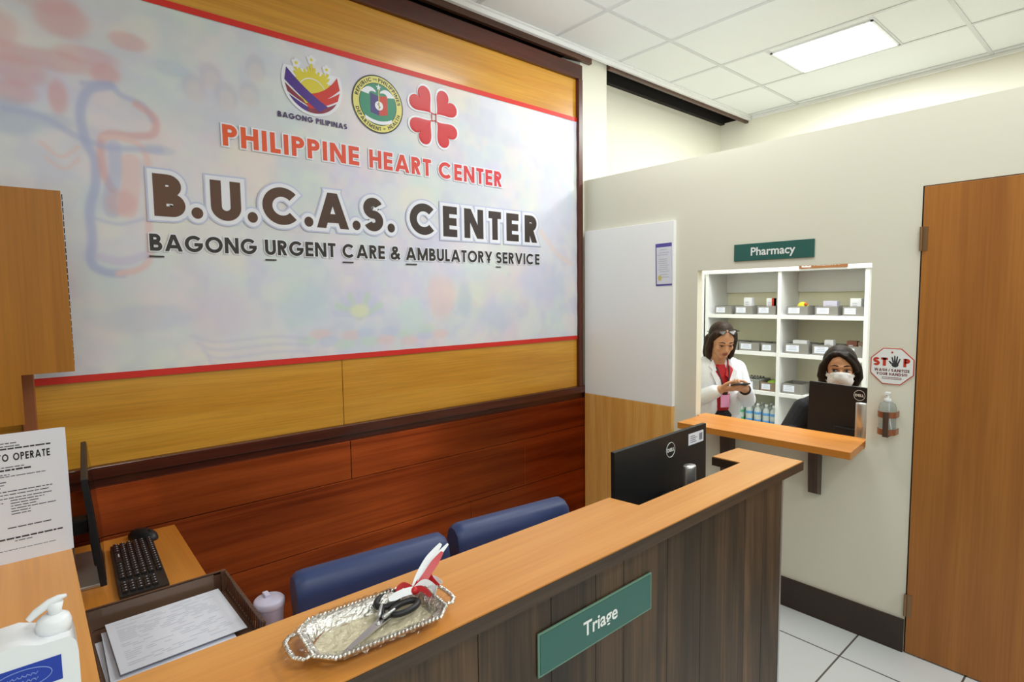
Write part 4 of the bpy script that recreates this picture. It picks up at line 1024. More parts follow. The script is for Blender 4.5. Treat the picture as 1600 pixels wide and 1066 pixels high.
# ribbon: red and white strips tied to one loop
def strip3(mb, pts, wd, mi, side=(0, 0, 1)):
    P_ = [Vector(p) for p in pts]; side = Vector((.46, .77, -.44)).cross(P_[-1]-P_[0]); n = len(P_); Q = []
    for i in range((n-1)*8+1):
        t = i/8; k = min(int(t), n-2); f_ = t-k; p0 = P_[max(k-1, 0)]; p1 = P_[k]; p2 = P_[k+1]; p3 = P_[min(k+2, n-1)]
        Q.append(.5*((2*p1)+(-p0+p2)*f_+(2*p0-5*p1+4*p2-p3)*f_*f_+(-p0+3*p1-3*p2+p3)*f_**3))
    A = []; B = []; sv = Vector(side).normalized()
    for i, q in enumerate(Q):
        t = (Q[min(i+1, len(Q)-1)]-Q[max(i-1, 0)]).normalized(); s = (sv-t*sv.dot(t)).normalized(); wv = wd*(1-.75*max(0, i/len(Q)-.7)/.3); nn = t.cross(s)*.0004
        A.append((q-s*wv/2, nn)); B.append((q+s*wv/2, nn))
    vs = []; fs2 = []
    for i in range(len(Q)):
        vs += [A[i][0]-A[i][1], B[i][0]-B[i][1], B[i][0]+B[i][1], A[i][0]+A[i][1]]
    for i in range(len(Q)-1):
        for k in range(4): fs2.append([i*4+k, i*4+(k+1) % 4, (i+1)*4+(k+1) % 4, (i+1)*4+k])
    fs2 += [[0, 1, 2, 3], [len(vs)-4+k for k in (3, 2, 1, 0)]]
    mb.add(vs, fs2, mi, False)
kx, ky, kz = .513-.423, .876-.846, .012
def rel(dx, dy, dz): return (kx+dx, ky+dy, kz+dz)
RB = [M['red'], M['white']]
for nm, mi, wd, pts in [('ribbon', 1, .016, [rel(0, 0, 0), rel(.016, .010, .018), rel(.042, .020, .038), rel(.078, .028, .060)]),
                        ('ribbon', 0, .014, [rel(0, 0, 0), rel(.020, .002, .016), rel(.046, .008, .034), rel(.072, .014, .050)]),
                        ('ribbon', 1, .010, [rel(.004, 0, .0), rel(.026, .006, .022), rel(.056, .014, .042), rel(.088, .018, .060)]),
                        ('ribbon', 0, .012, [rel(0, 0, .004), rel(.03, .016, .02), rel(.045, .02, .034), rel(.04, .012, .014), rel(.048, -.008, .0)]),
                        ('ribbon', 0, .010, [rel(0, 0, .006), rel(.010, -.010, .008), rel(.018, -.028, -.002)]),
                        ('ribbon', 1, .012, [rel(0, 0, .004), rel(.02, -.004, .014), rel(.03, -.02, .004), rel(.022, -.034, -.002)]),
                        ('ribbon', 1, .013, [rel(-.002, 0, .006), rel(-.03, -.006, .012), rel(-.058, -.012, .013)]),
                        ('ribbon', 0, .010, [rel(0, .004, .004), rel(-.012, .018, .012), rel(-.026, .02, .004)]),
                        ('ribbon', 1, .012, [rel(.01, .004, .004), rel(.03, .02, .012), rel(.05, .012, .004), rel(.058, -.004, .0)])]:
    mb = MB(); strip3(mb, pts, wd, mi, (.3, -.5, .8) if nm else (0, 0, 1)); mb.build('ribbon', RB, sc)
mb = MB(); mb.ell((kx, ky, kz+.004), (.009, .007, .007)); mb.build('ribbon_knot', M['red'], sc)

# ---------------------------------------------------------------- chairs
def chair(label, loc, rz):
    t = thing('office_chair', label, 'chair', loc, rz, 'navy chairs behind the counter')
    # sitter faces -Y; rolled top of the backrest
    prof = [(-.045, -.16), (-.050, .0), (-.049, .05), (-.040, .085), (-.018, .103), (.008, .104), (.028, .092), (.040, .060), (.034, .02), (.016, -.03), (.006, -.16)]
    # x of profile = local y, y = z
    A = Matrix(((0, 0, 1, 0), (1, 0, 0, 0), (0, 1, 0, 0), (0, 0, 0, 1)))
    mb = MB(); L_ = .220; n = len(prof); vs = []; fs2 = []
    ks = [(-L_, .90), (-L_+.012, .985), (-L_+.03, 1.0), (L_-.03, 1.0), (L_-.012, .985), (L_, .90)]
    for xx, k in ks:
        for py, pz in prof: vs.append((xx, -.004+(py+.004)*k, .78+(pz+.02)*k))
    for i in range(len(ks)-1):
        for j in range(n): fs2.append([i*n+j, i*n+(j+1) % n, (i+1)*n+(j+1) % n, (i+1)*n+j])
    mb.add(vs, fs2, 0, True); mb.add(vs[:n], [list(range(n))[::-1]], 0); mb.add(vs[-n:], [list(range(n))], 0)
    mb.build('backrest', M['navy'], t, 0)
    mb = MB(); mb.box((-.22, -.42, .43), (.22, .0, .50)); mb.build('seat', M['navy'], t, .025)
    mb = MB()
    mb.box((-.215, .005, .44), (.215, .020, .70)); mb.build('back_frame', M['steel'], t, .004)
    for sx_ in (-1, 1):
        for sy_ in (-.40, -.01):
            mb = MB(); mb.tube([(sx_*.20, sy_, .43), (sx_*.215, sy_+(.02 if sy_ > -.2 else -.02), 0)], .012, 10); mb.build('leg', M['steel'], t)
    return t
chair('navy padded chair behind the foil tray', (.712, 1.435, 0), math.radians(-6))
chair('navy padded chair nearer to the monitor', (1.200, 1.408, 0), math.radians(-7.3))

# ================================================================== PHARMACY FRONT
pl = thing('pharmacy_ledge', 'orange wood ledge on brackets under the pharmacy opening', 'ledge', (2.8, 1.3, .9))
MB().prism([(2.676, .868), (2.99, .900), (2.99, 1.742), (2.905, 1.742), (2.905, 1.728), (2.662, 1.716)], .889, .921).build('board', M['desk'], pl, .002, world=True)
for y, w2 in ((1.088, .044), (1.54, .060)):
    mb = MB(); mb.prism([(2.905, .628), (2.905, .889), (2.845, .889), (2.858, .642)], y-w2/2, y+w2/2, 0, MR); mb.build('bracket', M['bracket'], pl, .0015, world=True)
ps = thing('pharmacy_sign', 'green Pharmacy sign above the pharmacy opening', 'sign', (XB, 1.331, 1.829), -PI/2)
plate(ps, .406, .088, .006, M['green_sign'])
vs, fs_ = font_mesh('Pharmacy', .058, .0012)
MB().add([(x, -.0068, y) for x, y, z in vs], fs_).build('lettering', M['sign_white'], ps)
# octagonal hand washing sign
ss = thing('stop_sign', 'octagonal STOP wash your hands sign on the pharmacy wall', 'sign', (XB, .789, 1.284), -PI/2)
def octo(a, b, k=.29): return [(-a, -b+2*b*k), (-a+2*a*k, -b), (a-2*a*k, -b), (a, -b+2*b*k), (a, b-2*b*k), (a-2*a*k, b), (-a+2*a*k, b), (-a, b-2*b*k)]
MXZ = Matrix(((1, 0, 0, 0), (0, 0, -1, 0), (0, 1, 0, 0), (0, 0, 0, 1)))
MB().prism(octo(.083, .0805), .0005, .0035, 0, MXZ).build('border', M['red_sign'], ss)
MB().prism(octo(.0795, .077), .0035, .0040, 0, MXZ).build('face_panel', M['sign_white'], ss)
mb = MB()
def put(polys, y=-.0044, mi=0):
    for q in polys: mb.face([(a, y, b) for a, b in q], mi)
put(text_polys('S', .27, -.073, -.047, .0005, .037, .12)); mb.build('letter', M['red_sign'], ss)
mb = MB(); put(text_polys('T', .27, -.042, -.016, .0005, .037, .12)); mb.build('letter', M['red_sign'], ss)
mb = MB(); put(text_polys('P', .27, .043, .068, .0005, .037)); mb.build('letter', M['red_sign'], ss)
maroon = mat('sign_maroon', S(120, 40, 48), .4)
mb = MB(); put(text_polys('WASH / SANITIZE', .22, -.067, .067, -.0235, .0125, .14, .3)); mb.build('wash_line', maroon, ss)
mb = MB(); put(text_polys('YOUR HANDS!!!', .22, -.059, .059, -.041, .0125, .14, .3)); mb.build('hands_line', maroon, ss)
mb = MB()
put([[(x, z), (x+.0045, z), (x+.0045, z+.003), (x, z+.003)] for z, n_ in ((-.051, 12), (-.0575, 12)) for x in np.arange(-.036, .034, .0058)])
mb.build('small_print', maroon, ss)
mb = MB()
palm = [(.012+.0135*math.cos(a), .0085+.0115*math.sin(a)) for a in np.linspace(0, 2*PI, 20)[:-1]]; put([palm])
for bx, bz, tx_, tz_, r in [(-.001, .012, -.010, .022, .0035), (.005, .019, .000, .040, .0032), (.011, .020, .010, .046, .0033), (.017, .019, .020, .044, .0032), (.023, .014, .030, .034, .003)]:
    dx, dz = tx_-bx, tz_-bz; L_ = math.hypot(dx, dz); nx_, nz_ = -dz/L_*r, dx/L_*r
    put([[(bx+nx_, bz+nz_), (bx-nx_, bz-nz_), (tx_-nx_*.8, tz_-nz_*.8), (tx_+dx/L_*r, tz_+dz/L_*r), (tx_+nx_*.8, tz_+nz_*.8)]])
mb.build('hand_print', mat('hand_print_ink', S(58, 62, 66), .4), ss)
mb = MB(); put([[(.0045*math.cos(a), .062+.0045*math.sin(a)) for a in np.linspace(0, 2*PI, 14)[:-1]]], -.0044); mb.build('small_mark', M['red_sign'], ss)
# sanitizer bottle in a wall bracket
sb = thing('wall_bracket', 'brown metal ring bracket on the wall below the octagonal sign', 'bracket', (XB, .79, 1.03), -PI/2)
def halfring(z, a, b, hgt):
    mb = MB(); n = 18
    o = [(a*math.cos(t), -.036-b*math.sin(t)+.0) for t in np.linspace(-PI*.06, PI*1.06, n)]
    o = [(a, 0)]+o+[(-a, 0)]
    vs = []; fs2 = []
    for x, y in o: vs += [(x, y, z), (x*.95, y*.95, z), (x*.95, y*.95, z+hgt), (x, y, z+hgt)]
    for i in range(len(o)-1):
        for k in range(4): fs2.append([i*4+k, i*4+(k+1) % 4, (i+1)*4+(k+1) % 4, (i+1)*4+k])
    mb.add(vs, fs2, 0, False); return mb
halfring(.032, .036, .036, .026).build('upper_ring', M['amber'], sb); halfring(-.045, .036, .036, .026).build('lower_ring', M['amber'], sb)
mb = MB(); mb.box((-.006, -.074, -.052), (.016, -.0715, .058)); mb.box((-.006, -.072, -.052), (.016, -.002, -.049)); mb.build('front_strap', M['bracket'], sb)
pb = thing('sanitizer_bottle', 'clear pump bottle held in the wall bracket under the octagonal sign', 'bottle', (XB-.036, .79, .985), -PI/2)
mb = MB(); mb.lathe([(0, 0), (.030, 0), (.033, .006), (.033, .122), (.029, .136), (.014, .146), (.0, .147)], n=24); mb.build('flask', M['clear'], pb)
mb = MB(); mb.tube([(.004, .0, .145), (.006, 0, .08), (.016, 0, .012)], .0035, 8); mb.build('dip_tube', M['white'], pb)
mb = MB(); mb.lathe([(0, .142), (.0135, .142), (.0135, .158), (.006, .161), (.006, .178), (.010, .180), (.010, .188), (0, .190)], n=18); mb.box((-.005, -.030, .180), (.005, .0, .189)); mb.build('pump', M['white'], pb)
# notice paper on the white board
nt_ = thing('notice_paper', 'purple edged notice paper taped on the white board', 'paper', (2.878, 1.957, 1.79), -PI/2)
T3 = Matrix.Rotation(math.radians(-1.2), 4, 'Y')
def q3(a, b, y): return [T3 @ Vector(p) for p in ((a[0], y, a[1]), (b[0], y, a[1]), (b[0], y, b[1]), (a[0], y, b[1]))]
mb = MB(); mb.box((-.055, -.002, -.124), (.055, 0, .124), 0, T3); mb.build('backing', M['purple'], nt_)
mb = MB(); mb.box((-.048, -.0032, -.114), (.055, -.002, .102), 0, T3); mb.build('sheet', M['paper2'], nt_)
mb = MB()
rr = random.Random(6)
for z in [.085, .068, .055, .03, .018, .006, -.006, -.018, -.03, -.042, -.06, -.075]:
    a = -.04+rr.uniform(0, .02); mb.face(q3((a, z), (.045-rr.uniform(0, .025), z+.0035), -.0037))
mb.build('print', M['inklight'], nt_)
mb = MB(); mb.face([T3 @ Vector((-.026+.013*math.cos(a), -.0038, -.078+.016*math.sin(a))) for a in np.linspace(0, 2*PI, 18)[:-1]]); mb.build('seal', M['gold'], nt_)

# ================================================================== PHARMACY INSIDE
SX0, SX1 = 4.72, 5.075
su = thing('shelf_unit', 'tall white open shelving against the pharmacy back wall', 'shelving', (4.9, 2.1, 0))
def sbx(name, a, b, m='white_paint', bev=.0015): return MB().box(a, b).build(name, M[m], su, bev, world=True)
UP = [(2.735, 2.765), (2.085, 2.113), (1.447, 1.475)]
for a, b in UP: sbx('upright', (SX0, a, 0), (SX1, b, 1.79))
sbx('upright', (SX0-.02, 2.775, 0), (SX0, 2.838, 1.82)); 
sbx('top_board', (SX0-.01, 1.40, 1.79), (SX1, 2.775, 1.835))
for z in (1.432, 1.118, .785, .45):
    for (a, b) in ((2.113, 2.735), (1.475, 2.085)): sbx('shelf_board', (SX0+.004, a, z-.032), (SX1-.003, b, z))
for (a, b) in ((2.113, 2.735), (1.475, 2.085)): sbx('back_rail', (SX1-.03, a, 1.62), (SX1-.003, b, 1.79)); sbx('kick_board', (SX0+.02, a, 0), (SX0+.035, b, .10)); sbx('back_panel', (SX1-.003, a-.02, .1), (SX1, b+.02, 1.79), 'cream_y', 0)
# grey open boxes with white labels
bx0 = {}
def gbox(label, yc, z, wd=.155, ht=.074, dp=.21, m='grey_box', rz=0.0, x=4.745):
    key_ = (round(wd, 3), round(ht, 3), m)
    loc = (x, yc, z)
    if key_ in bx0:
        return dup(bx0[key_], loc, rz, label, 'grey boxes on the pharmacy shelves')
    t = thing('storage_box', label, 'box', loc, rz, 'grey boxes on the pharmacy shelves')
    mb = MB(); th = .003
    mb.box((0, -wd/2, 0), (dp, wd/2, .003)); mb.box((0, -wd/2, .003), (th, wd/2, ht)); mb.box((dp-th, -wd/2, .003), (dp, wd/2, ht)); mb.box((th, -wd/2, .003), (dp-th, -wd/2+th, ht)); mb.box((th, wd/2-th, .003), (dp-th, wd/2, ht))
    mb.build('body', M[m], t)
    mb = MB(); mb.box((-.0012, -wd*.12, ht*.2), (-.0002, wd*.42, ht*.82), 0)
    lb = mb.build('label', M['paper'], t)
    mb = MB()
    for k in range(3): mb.face([(-.0016, -wd*.04+.004*k, ht*(.36+.16*k)), (-.0016, wd*.34-.006*k, ht*(.36+.16*k)), (-.0016, wd*.34-.006*k, ht*(.42+.16*k)), (-.0016, -wd*.04+.004*k, ht*(.42+.16*k))])
    mb.build('label_print', M['inklight'], lb)
    bx0[key_] = t; return t
def shallow(z): return z+.0002
z1, z2, z3, z4 = 1.4322, 1.1182, .7852, .4502
b1 = gbox('empty grey box, leftmost on the highest shelf', 2.605, z1, .155)
gbox('grey box holding a white carton on the highest shelf, left bay', 2.415, z1, .155)
gbox('grey box with a red and white carton on the highest shelf', 2.215, z1, .155)
gbox('grey box with yellow packets on the highest shelf', 1.965, z1, .165)
gbox('grey box with a lilac carton on the highest shelf', 1.745, z1, .165)
gbox('grey box with a small white carton on the highest shelf, right end', 1.555, z1, .145)
gbox('grey box half hidden by the standing woman\'s hair', 2.54, z2, .155)
gbox('open grey box just right of the standing woman\'s face', 2.36, z2, .175)
gbox('grey box beside the middle upright in the left bay', 2.185, z2, .135)
gbox('grey box with a flat white carton on the middle shelf, right bay', 1.965, z2, .19, .085)
gbox('grey box with an upright white carton above the seated woman', 1.745, z2, .19, .085)
gbox('grey box with red brown cartons on the middle shelf', 1.555, z2, .145, .085)
gbox('dark grey box of small bottles by the standing woman\'s hands', 2.335, z3, .145, .085)
gbox('brown box of green packets on the lower shelf', 2.185, z3, .135, .074, m='brown_box')
gbox('grey box on the lower shelf left of the pharmacy monitor', 1.990, z3, .165, .085)
def carton(label, y, z, wd, ht, dp, m, stripe=None, x=4.79, cat='carton', name='medicine_carton'):
    t = thing(name, label, cat, (x, y, z), 0, 'medicine cartons on the pharmacy shelves')
    mb = MB(); mb.box((0, -wd/2, 0), (dp, wd/2, ht)); mb.build('body', M[m], t, .001)
    if stripe:
        mb = MB(); mb.box((-.0008, -wd/2, 0), (dp*.9, -wd/2+wd*.28, ht*1.004)); mb.build('stripe', M[stripe], t)
    mb = MB()
    for k in range(4): mb.face([(-.0012, -wd*.12, ht*(.3+.13*k)), (-.0012, wd*.3, ht*(.3+.13*k)), (-.0012, wd*.3, ht*(.36+.13*k)), (-.0012, -wd*.12, ht*(.36+.13*k))])
    mb.build('print', M['inklight'], t)
    return t
carton('tall white carton standing in a grey box, left bay of the highest shelf', 2.40, z1+.0035, .070, .142, .05, 'carton')
carton('white carton with a red edge standing in a grey box', 2.205, z1+.0035, .062, .135, .05, 'carton', 'red_sign')
carton('lilac carton in a grey box on the highest shelf', 1.735, z1+.0035, .10, .112, .06, 'lilac_carton')
carton('small white carton in the last grey box of the highest shelf', 1.555, z1+.0035, .075, .130, .06, 'carton')
carton('flat white carton across a grey box on the middle shelf', 1.955, z2+.0035, .11, .105, .06, 'carton')
carton('white carton above the seated woman\'s hair', 1.735, z2+.0035, .065, .118, .05, 'carton')
carton('red brown carton in a grey box on the middle shelf', 1.572, z2+.0035, .07, .118, .06, 'redbrown')
carton('darker brown carton beside the red brown one', 1.512, z2+.0035, .035, .112, .06, 'brown_box')
pk = thing('packet', 'yellow foil packets piled in a grey box', 'packet', (4.80, 1.955, z1+.0035))
mb = MB(); mb.ell((.03, .0, .065), (.03, .045, .040), 0, None, 10, 8, False); mb.build('pouch', M['yellow'], pk)
mb = MB(); mb.ell((.012, -.03, .085), (.014, .014, .016), 0, None, 8, 6); mb.build('orange_patch', M['orange'], pk)
gpz = thing('packet', 'green packets filling the brown box on the lower shelf', 'packet', (4.76, 2.185, z3+.0035))
mb = MB(); mb.ell((.09, 0, .044), (.075, .054, .040), 0, None, 12, 8, False); mb.build('pouch', M['limegreen'], gpz)
# small dropper bottles in the dark box
v0 = None
for i in range(3):
    for j in range(5):
        loc = (4.765+.05*i, 2.283+.026*j, z3+.0035)
        if v0 is None:
            v0 = thing('vial', 'small capped vial in the dark grey box', 'vial', loc, 0, 'vials in the dark grey box')
            MB().lathe([(0, 0), (.011, 0), (.011, .075), (.005, .085), (0, .085)], n=10).build('flask', M['bottle_clear'], v0)
            MB().lathe([(0, .085), (.0075, .085), (.0075, .105), (0, .106)], n=10).build('cap', M['grey_box2'], v0)
        else: dup(v0, loc)
# lotion bottles on the bottom shelf
def mkbottle(lm, loc, label):
    t = thing('plastic_bottle', label, 'bottle', loc, 0, 'clear bottles on the lowest visible shelf')
    MB().lathe([(0, 0), (.029, 0), (.031, .01), (.031, .15), (.024, .172), (.011, .185), (.011, .19), (0, .19)], n=16).build('flask', M['bottle_clear'], t)
    MB().lathe([(0, .19), (.0135, .19), (.0135, .212), (0, .213)], n=14).build('cap', M['white'], t)
    mb = MB(); mb.lathe([(.0315, .05), (.0318, .052), (.0318, .075), (.0315, .077)], n=16); mb.lathe([(.0315, .12), (.0318, .122), (.0318, .14), (.0315, .142)], n=16); mb.build('label', M[lm], t)
    return t
gb = mkbottle('bl_green', (4.78, 2.44, z4), 'bottle with green bands beside the standing woman\'s coat')
bb_ = mkbottle('bl_blue', (4.78, 2.36, z4), 'blue banded clear bottle in the row under the lower shelf')
dup(gb, (4.78, 2.515, z4), label='green banded bottle behind the standing woman\'s arm')
dup(gb, (4.87, 2.44, z4), label='green banded bottle, second row')
for i, y in enumerate((2.285, 2.21, 2.147)):
    dup(bb_, (4.78, y, z4))
for y in (2.36, 2.285, 2.21, 2.147): dup(bb_, (4.87, y, z4))
# brown sign above the shelving
bs = thing('pharmacy_plaque', 'brown plaque with white letters fixed to the top board of the shelving', 'sign', (4.735, 1.765, 1.834), -PI/2)
mb = MB(); mb.box((-.175, -.006, -.03), (.175, .0, .075)); mb.build('board', M['brown_sign'], bs)
mb = MB()
for q in text_polys('PHARMACY', .26, -.062, .125, -.012, .045): mb.face([(a, -.0066, b) for a, b in q])
mb.build('lettering', M['sign_white'], bs); mb = MB(); mb.box((-.155, -.0068, -.020), (-.085, -.006, .040)); mb.build('white_square', M['sign_white'], bs)
mb = MB(); mb.box((-.142, -.0078, -.012), (-.125, -.0068, .032)); mb.box((-.115, -.0078, -.012), (-.098, -.0068, .032)); mb.build('emblem', M['red_sign'], bs)
bs.location.x = 4.709
# desk behind the opening and its monitor
pd = thing('pharmacy_desk', 'desk behind the pharmacy opening carrying a black monitor', 'desk', (3.2, 1.3, 0))
MB().box((XB+TH+.003, .47, .715), (3.40, 1.80, .74)).build('desktop', M['desk'], pd, .002, world=True)
for y in (.48, 1.77): MB().box((3.0, y, 0), (3.36, y+.02, .715)).build('side_panel', M['desk'], pd, world=True)
monitor('black monitor on the desk in the pharmacy opening', (3.065, .975, .74), -PI/2+math.radians(-4), tilt=math.radians(0), roll=math.radians(1.0), w_=.54, h_=.33, zb=.070, colz=.325, logo_x=-.022, logo_z=.042, coloff=.085, col_x=.022)
it = thing('stapler', 'small dark desk stapler at the back edge of the pharmacy ledge', 'stapler', (3.0, 1.42, .74), .4)
mb = MB(); mb.box((-.02, -.06, 0), (.02, .06, .02)); mb.build('base', M['black'], it, .004)
mb = MB(); mb.box((-.016, -.06, .03), (.016, .055, .065)); mb.box((-.012, .035, .015), (.012, .055, .04)); mb.build('arm', M['silver'], it, .006)

# ================================================================== PEOPLE
def person(label, loc, rz):
    return thing('person', label, 'person', loc, rz)
class Body:
    """overlapping tapered volumes fused by a voxel remesh into one skin; local frame: +X forward, +Y left, +Z up"""
    def __init__(s): s.mb = MB()
    def limb(s, pts, rs):
        for i in range(len(pts)-1): s.mb.cap(pts[i], rs[i], pts[i+1], rs[i+1])
        return s
    def ell(s, c, r, rot=None): s.mb.ell(c, r, 0, rot, 20, 14); return s
    def done(s, name, m, parent, voxel=.006, smooth=4):
        o = s.mb.build(name, m, parent); remesh(o, voxel, smooth); return o
def RY(a): return Matrix.Rotation(a, 3, 'Y')
def RZ(a): return Matrix.Rotation(a, 3, 'Z')
def head_shape(B, hc, Hm, s=1.0):
    """skull, jaw, nose, ears, brow; Hm is the head's rotation"""
    def at(x, y, z): return tuple(Vector(hc)+Hm @ (Vector((x, y, z))*s))
    B.ell(at(-.005, 0, .035), (.092*s, .074*s, .088*s), Hm)
    B.ell(at(.022, 0, -.025), (.064*s, .060*s, .080*s), Hm)
    B.ell(at(.045, 0, -.075), (.036*s, .036*s, .030*s), Hm)
    B.ell(at(.066, 0, -.038), (.024*s, .034*s, .024*s), Hm)
    for y in (-1, 1):
        B.ell(at(.052, y*.036, -.012), (.030*s, .024*s, .026*s), Hm); B.ell(at(-.005, y*.074, -.01), (.016*s, .010*s, .028*s), Hm)
    B.ell(at(.074, 0, .028), (.020*s, .052*s, .014*s), Hm)
    B.mb.cap(at(.084, 0, .016), .008*s, at(.103, 0, -.020), .0115*s)
    for y in (-1, 1): B.ell(at(.092, y*.011, -.024), (.011*s, .008*s, .008*s), Hm)
    return at
def face(at, Hm, s, body, open_=.5, gaze=0.0, lips=True):
    for y in (-1, 1):
        mb = MB(); mb.ell(at(.074, y*.031, .008), (.011*s, .0155*s, .0085*s*open_*1.3), 0, Hm, 14, 10); mb.build('eye', M['eyew'], body)
        mb = MB(); mb.ell(at(.0835, y*.031+gaze, .008), (.004*s, .0068*s, .0066*s*min(1, open_*1.3)), 0, Hm, 12, 8); mb.build('iris', M['eyed'], body)
        mb = MB(); mb.tube([at(.082, y*.014, .0145), at(.0855, y*.030, .0195*(.6+.4*open_)), at(.076, y*.048, .0125)], [.0015*s, .0025*s, .0012*s], 8); mb.build('eyelash', M['brow'], body)
        mb = MB(); mb.tube([at(.089, y*.013, .034), at(.088, y*.030, .040), at(.074, y*.052, .032)], [.0034*s, .0038*s, .0016*s], 8); mb.build('eyebrow', M['brow'], body)
    if lips:
        mb = MB(); mb.ell(at(.0865, 0, -.0465), (.007*s, .0215*s, .0048*s), 0, Hm, 14, 8); mb.ell(at(.0855, 0, -.0535), (.007*s, .018*s, .0055*s), 0, Hm, 14, 8); mb.build('lips', M['lips'], body)
def hand(B, wrist, dirv, palmn, side, curl=.9, s=1.0):
    """palm and five fingers; dirv along the hand, palmn out of the palm, side +1/-1 puts the thumb"""
    d_ = Vector(dirv).normalized(); n = Vector(palmn); n = (n-d_*n.dot(d_)).normalized(); t = d_.cross(n)*side
    w_ = Vector(wrist); P = lambda a, b, c: tuple(w_+d_*a*s+t*b*s+n*c*s)
    B.mb.cap(P(0, 0, 0), .021*s, P(.03, .0, 0), .024*s)
    for b in (-.026, -.009, .009, .026): B.mb.cap(P(.02, b*.7, 0), .014*s, P(.075, b, .0), .0115*s)
    for b, L_ in ((-.028, .058), (-.0095, .072), (.0095, .078), (.028, .068)):
        a0 = P(.078, b, 0); pts = [Vector(a0)]; ang = 0
        for k, f_ in enumerate((.45, .32, .23)):
            ang += curl*(.55 if k == 0 else .8); pts.append(pts[-1]+(d_*math.cos(ang)+n*math.sin(ang))*L_*f_*s)
        B.limb([tuple(p) for p in pts], [.0095*s, .0088*s, .008*s, .0072*s])
    p0 = P(.018, .026, .008); p1 = P(.048, .046, .022); p2 = P(.072, .042, .034); p3 = P(.090, .034, .040)
    B.limb([p0, p1, p2, p3], [.0145*s, .0115*s, .010*s, .0085*s])

# ---- standing woman in a white coat, looking down at a phone
W1 = person('standing woman in white coat and red shirt looking down at the phone in her hands', (3.648, 2.050, 0), 0)
rz1 = math.radians(-122); W1.rotation_euler = (0, 0, rz1); INV[W1] = (Matrix.Translation(Vector((3.648, 2.050, 0))) @ Matrix.Rotation(rz1, 4, 'Z')).inverted()
B = Body(); hc = (.075, .0, 1.285); Hm = Matrix.Rotation(math.radians(-8), 3, 'Z') @ RY(math.radians(22))
at = head_shape(B, hc, Hm, 1.0)
B.limb([(.0, 0, 1.12), (.02, 0, 1.17), (.048, 0, 1.235)], [.062, .056, .056])
B.ell((-.005, 0, 1.02), (.098, .150, .150)); B.ell((0, 0, .86), (.105, .150, .15)); B.ell((-.01, 0, .74), (.115, .165, .12)); B.limb([(-.01, -.12, 1.10), (-.01, .12, 1.10)], [.062, .062])
LS, LE, LW = (-.005, .160, 1.085), (.045, .215, .875), (.245, .075, .985)
RS, RE, RW = (-.005, -.160, 1.085), (.03, -.215, .875), (.215, -.075, .985)
B.limb([LS, LE, LW], [.050, .040, .027]); B.limb([RS, RE, RW], [.050, .040, .027])
hand(B, LW, (.42, -.75, .18), (-.35, -.2, .9), -1, .75, .95)
hand(B, RW, (.62, .62, .12), (-.2, .35, .9), 1, .75, .95)
for y in (-1, 1):
    B.limb([(-.01, y*.085, .72), (.0, y*.09, .42), (-.01, y*.09, .09)], [.082, .058, .040]); B.limb([(-.03, y*.09, .045), (.12, y*.10, .032)], [.042, .032])
bd = B.done('body', M['skin'], W1, .0048, 3)
face(at, Hm, 1.0, bd, .20)
# hair: shoulder-length, swept back, with dark glasses pushed up
Hh = Body()
def A(x, y, z): return at(x, y, z)
Hh.ell(A(-.026, 0, .048), (.094, .085, .091), Hm); Hh.ell(A(-.05, 0, -.03), (.062, .084, .095), Hm)
for y in (-1, 1):
    Hh.limb([A(.030, y*.062, .075), A(.010, y*.080, .03), A(-.004, y*.082, -.045), A(.002, y*.076, -.100), A(.010, y*.070, -.118)], [.022, .021, .024, .022, .012])
    Hh.limb([A(-.05, y*.064, 0), A(-.045, y*.068, -.10), A(-.03, y*.072, -.135)], [.038, .034, .022])
    Hh.limb([A(.048, y*.026, .096), A(.044, y*.052, .078), A(.026, y*.074, .040)], [.015, .017, .016])
Hh.limb([A(-.06, -.04, -.13), A(-.06, .04, -.13)], [.034, .034])
hr = Hh.done('hair', M['hair'], W1, .005, 3)
gl_ = MB()
for y in (-1, 1):
    cpt = [A(.074-.010*abs(math.cos(a))-.010*math.sin(a), y*.034+.027*math.cos(a), .110+.015*math.sin(a)) for a in np.linspace(0, 2*PI, 17)[:-1]]
    gl_.tube(cpt, .0026, 6, closed=True); gl_.tube([A(.066, y*.061, .112), A(.02, y*.098, .092), A(-.03, y*.100, .07)], .0024, 6)
gl_.tube([A(.076, -.008, .112), A(.076, .008, .112)], .0024, 6); eg = gl_.build('eyeglasses', M['blackm'], W1)
mb = MB()
for y in (-1, 1):
    mb.face([A(.074-.010*abs(math.cos(a))-.010*math.sin(a), y*.034+.0255*math.cos(a), .110+.0138*math.sin(a)) for a in np.linspace(0, 2*PI, 17)[:-1]])
mb.build('lens', M['lens'], eg)
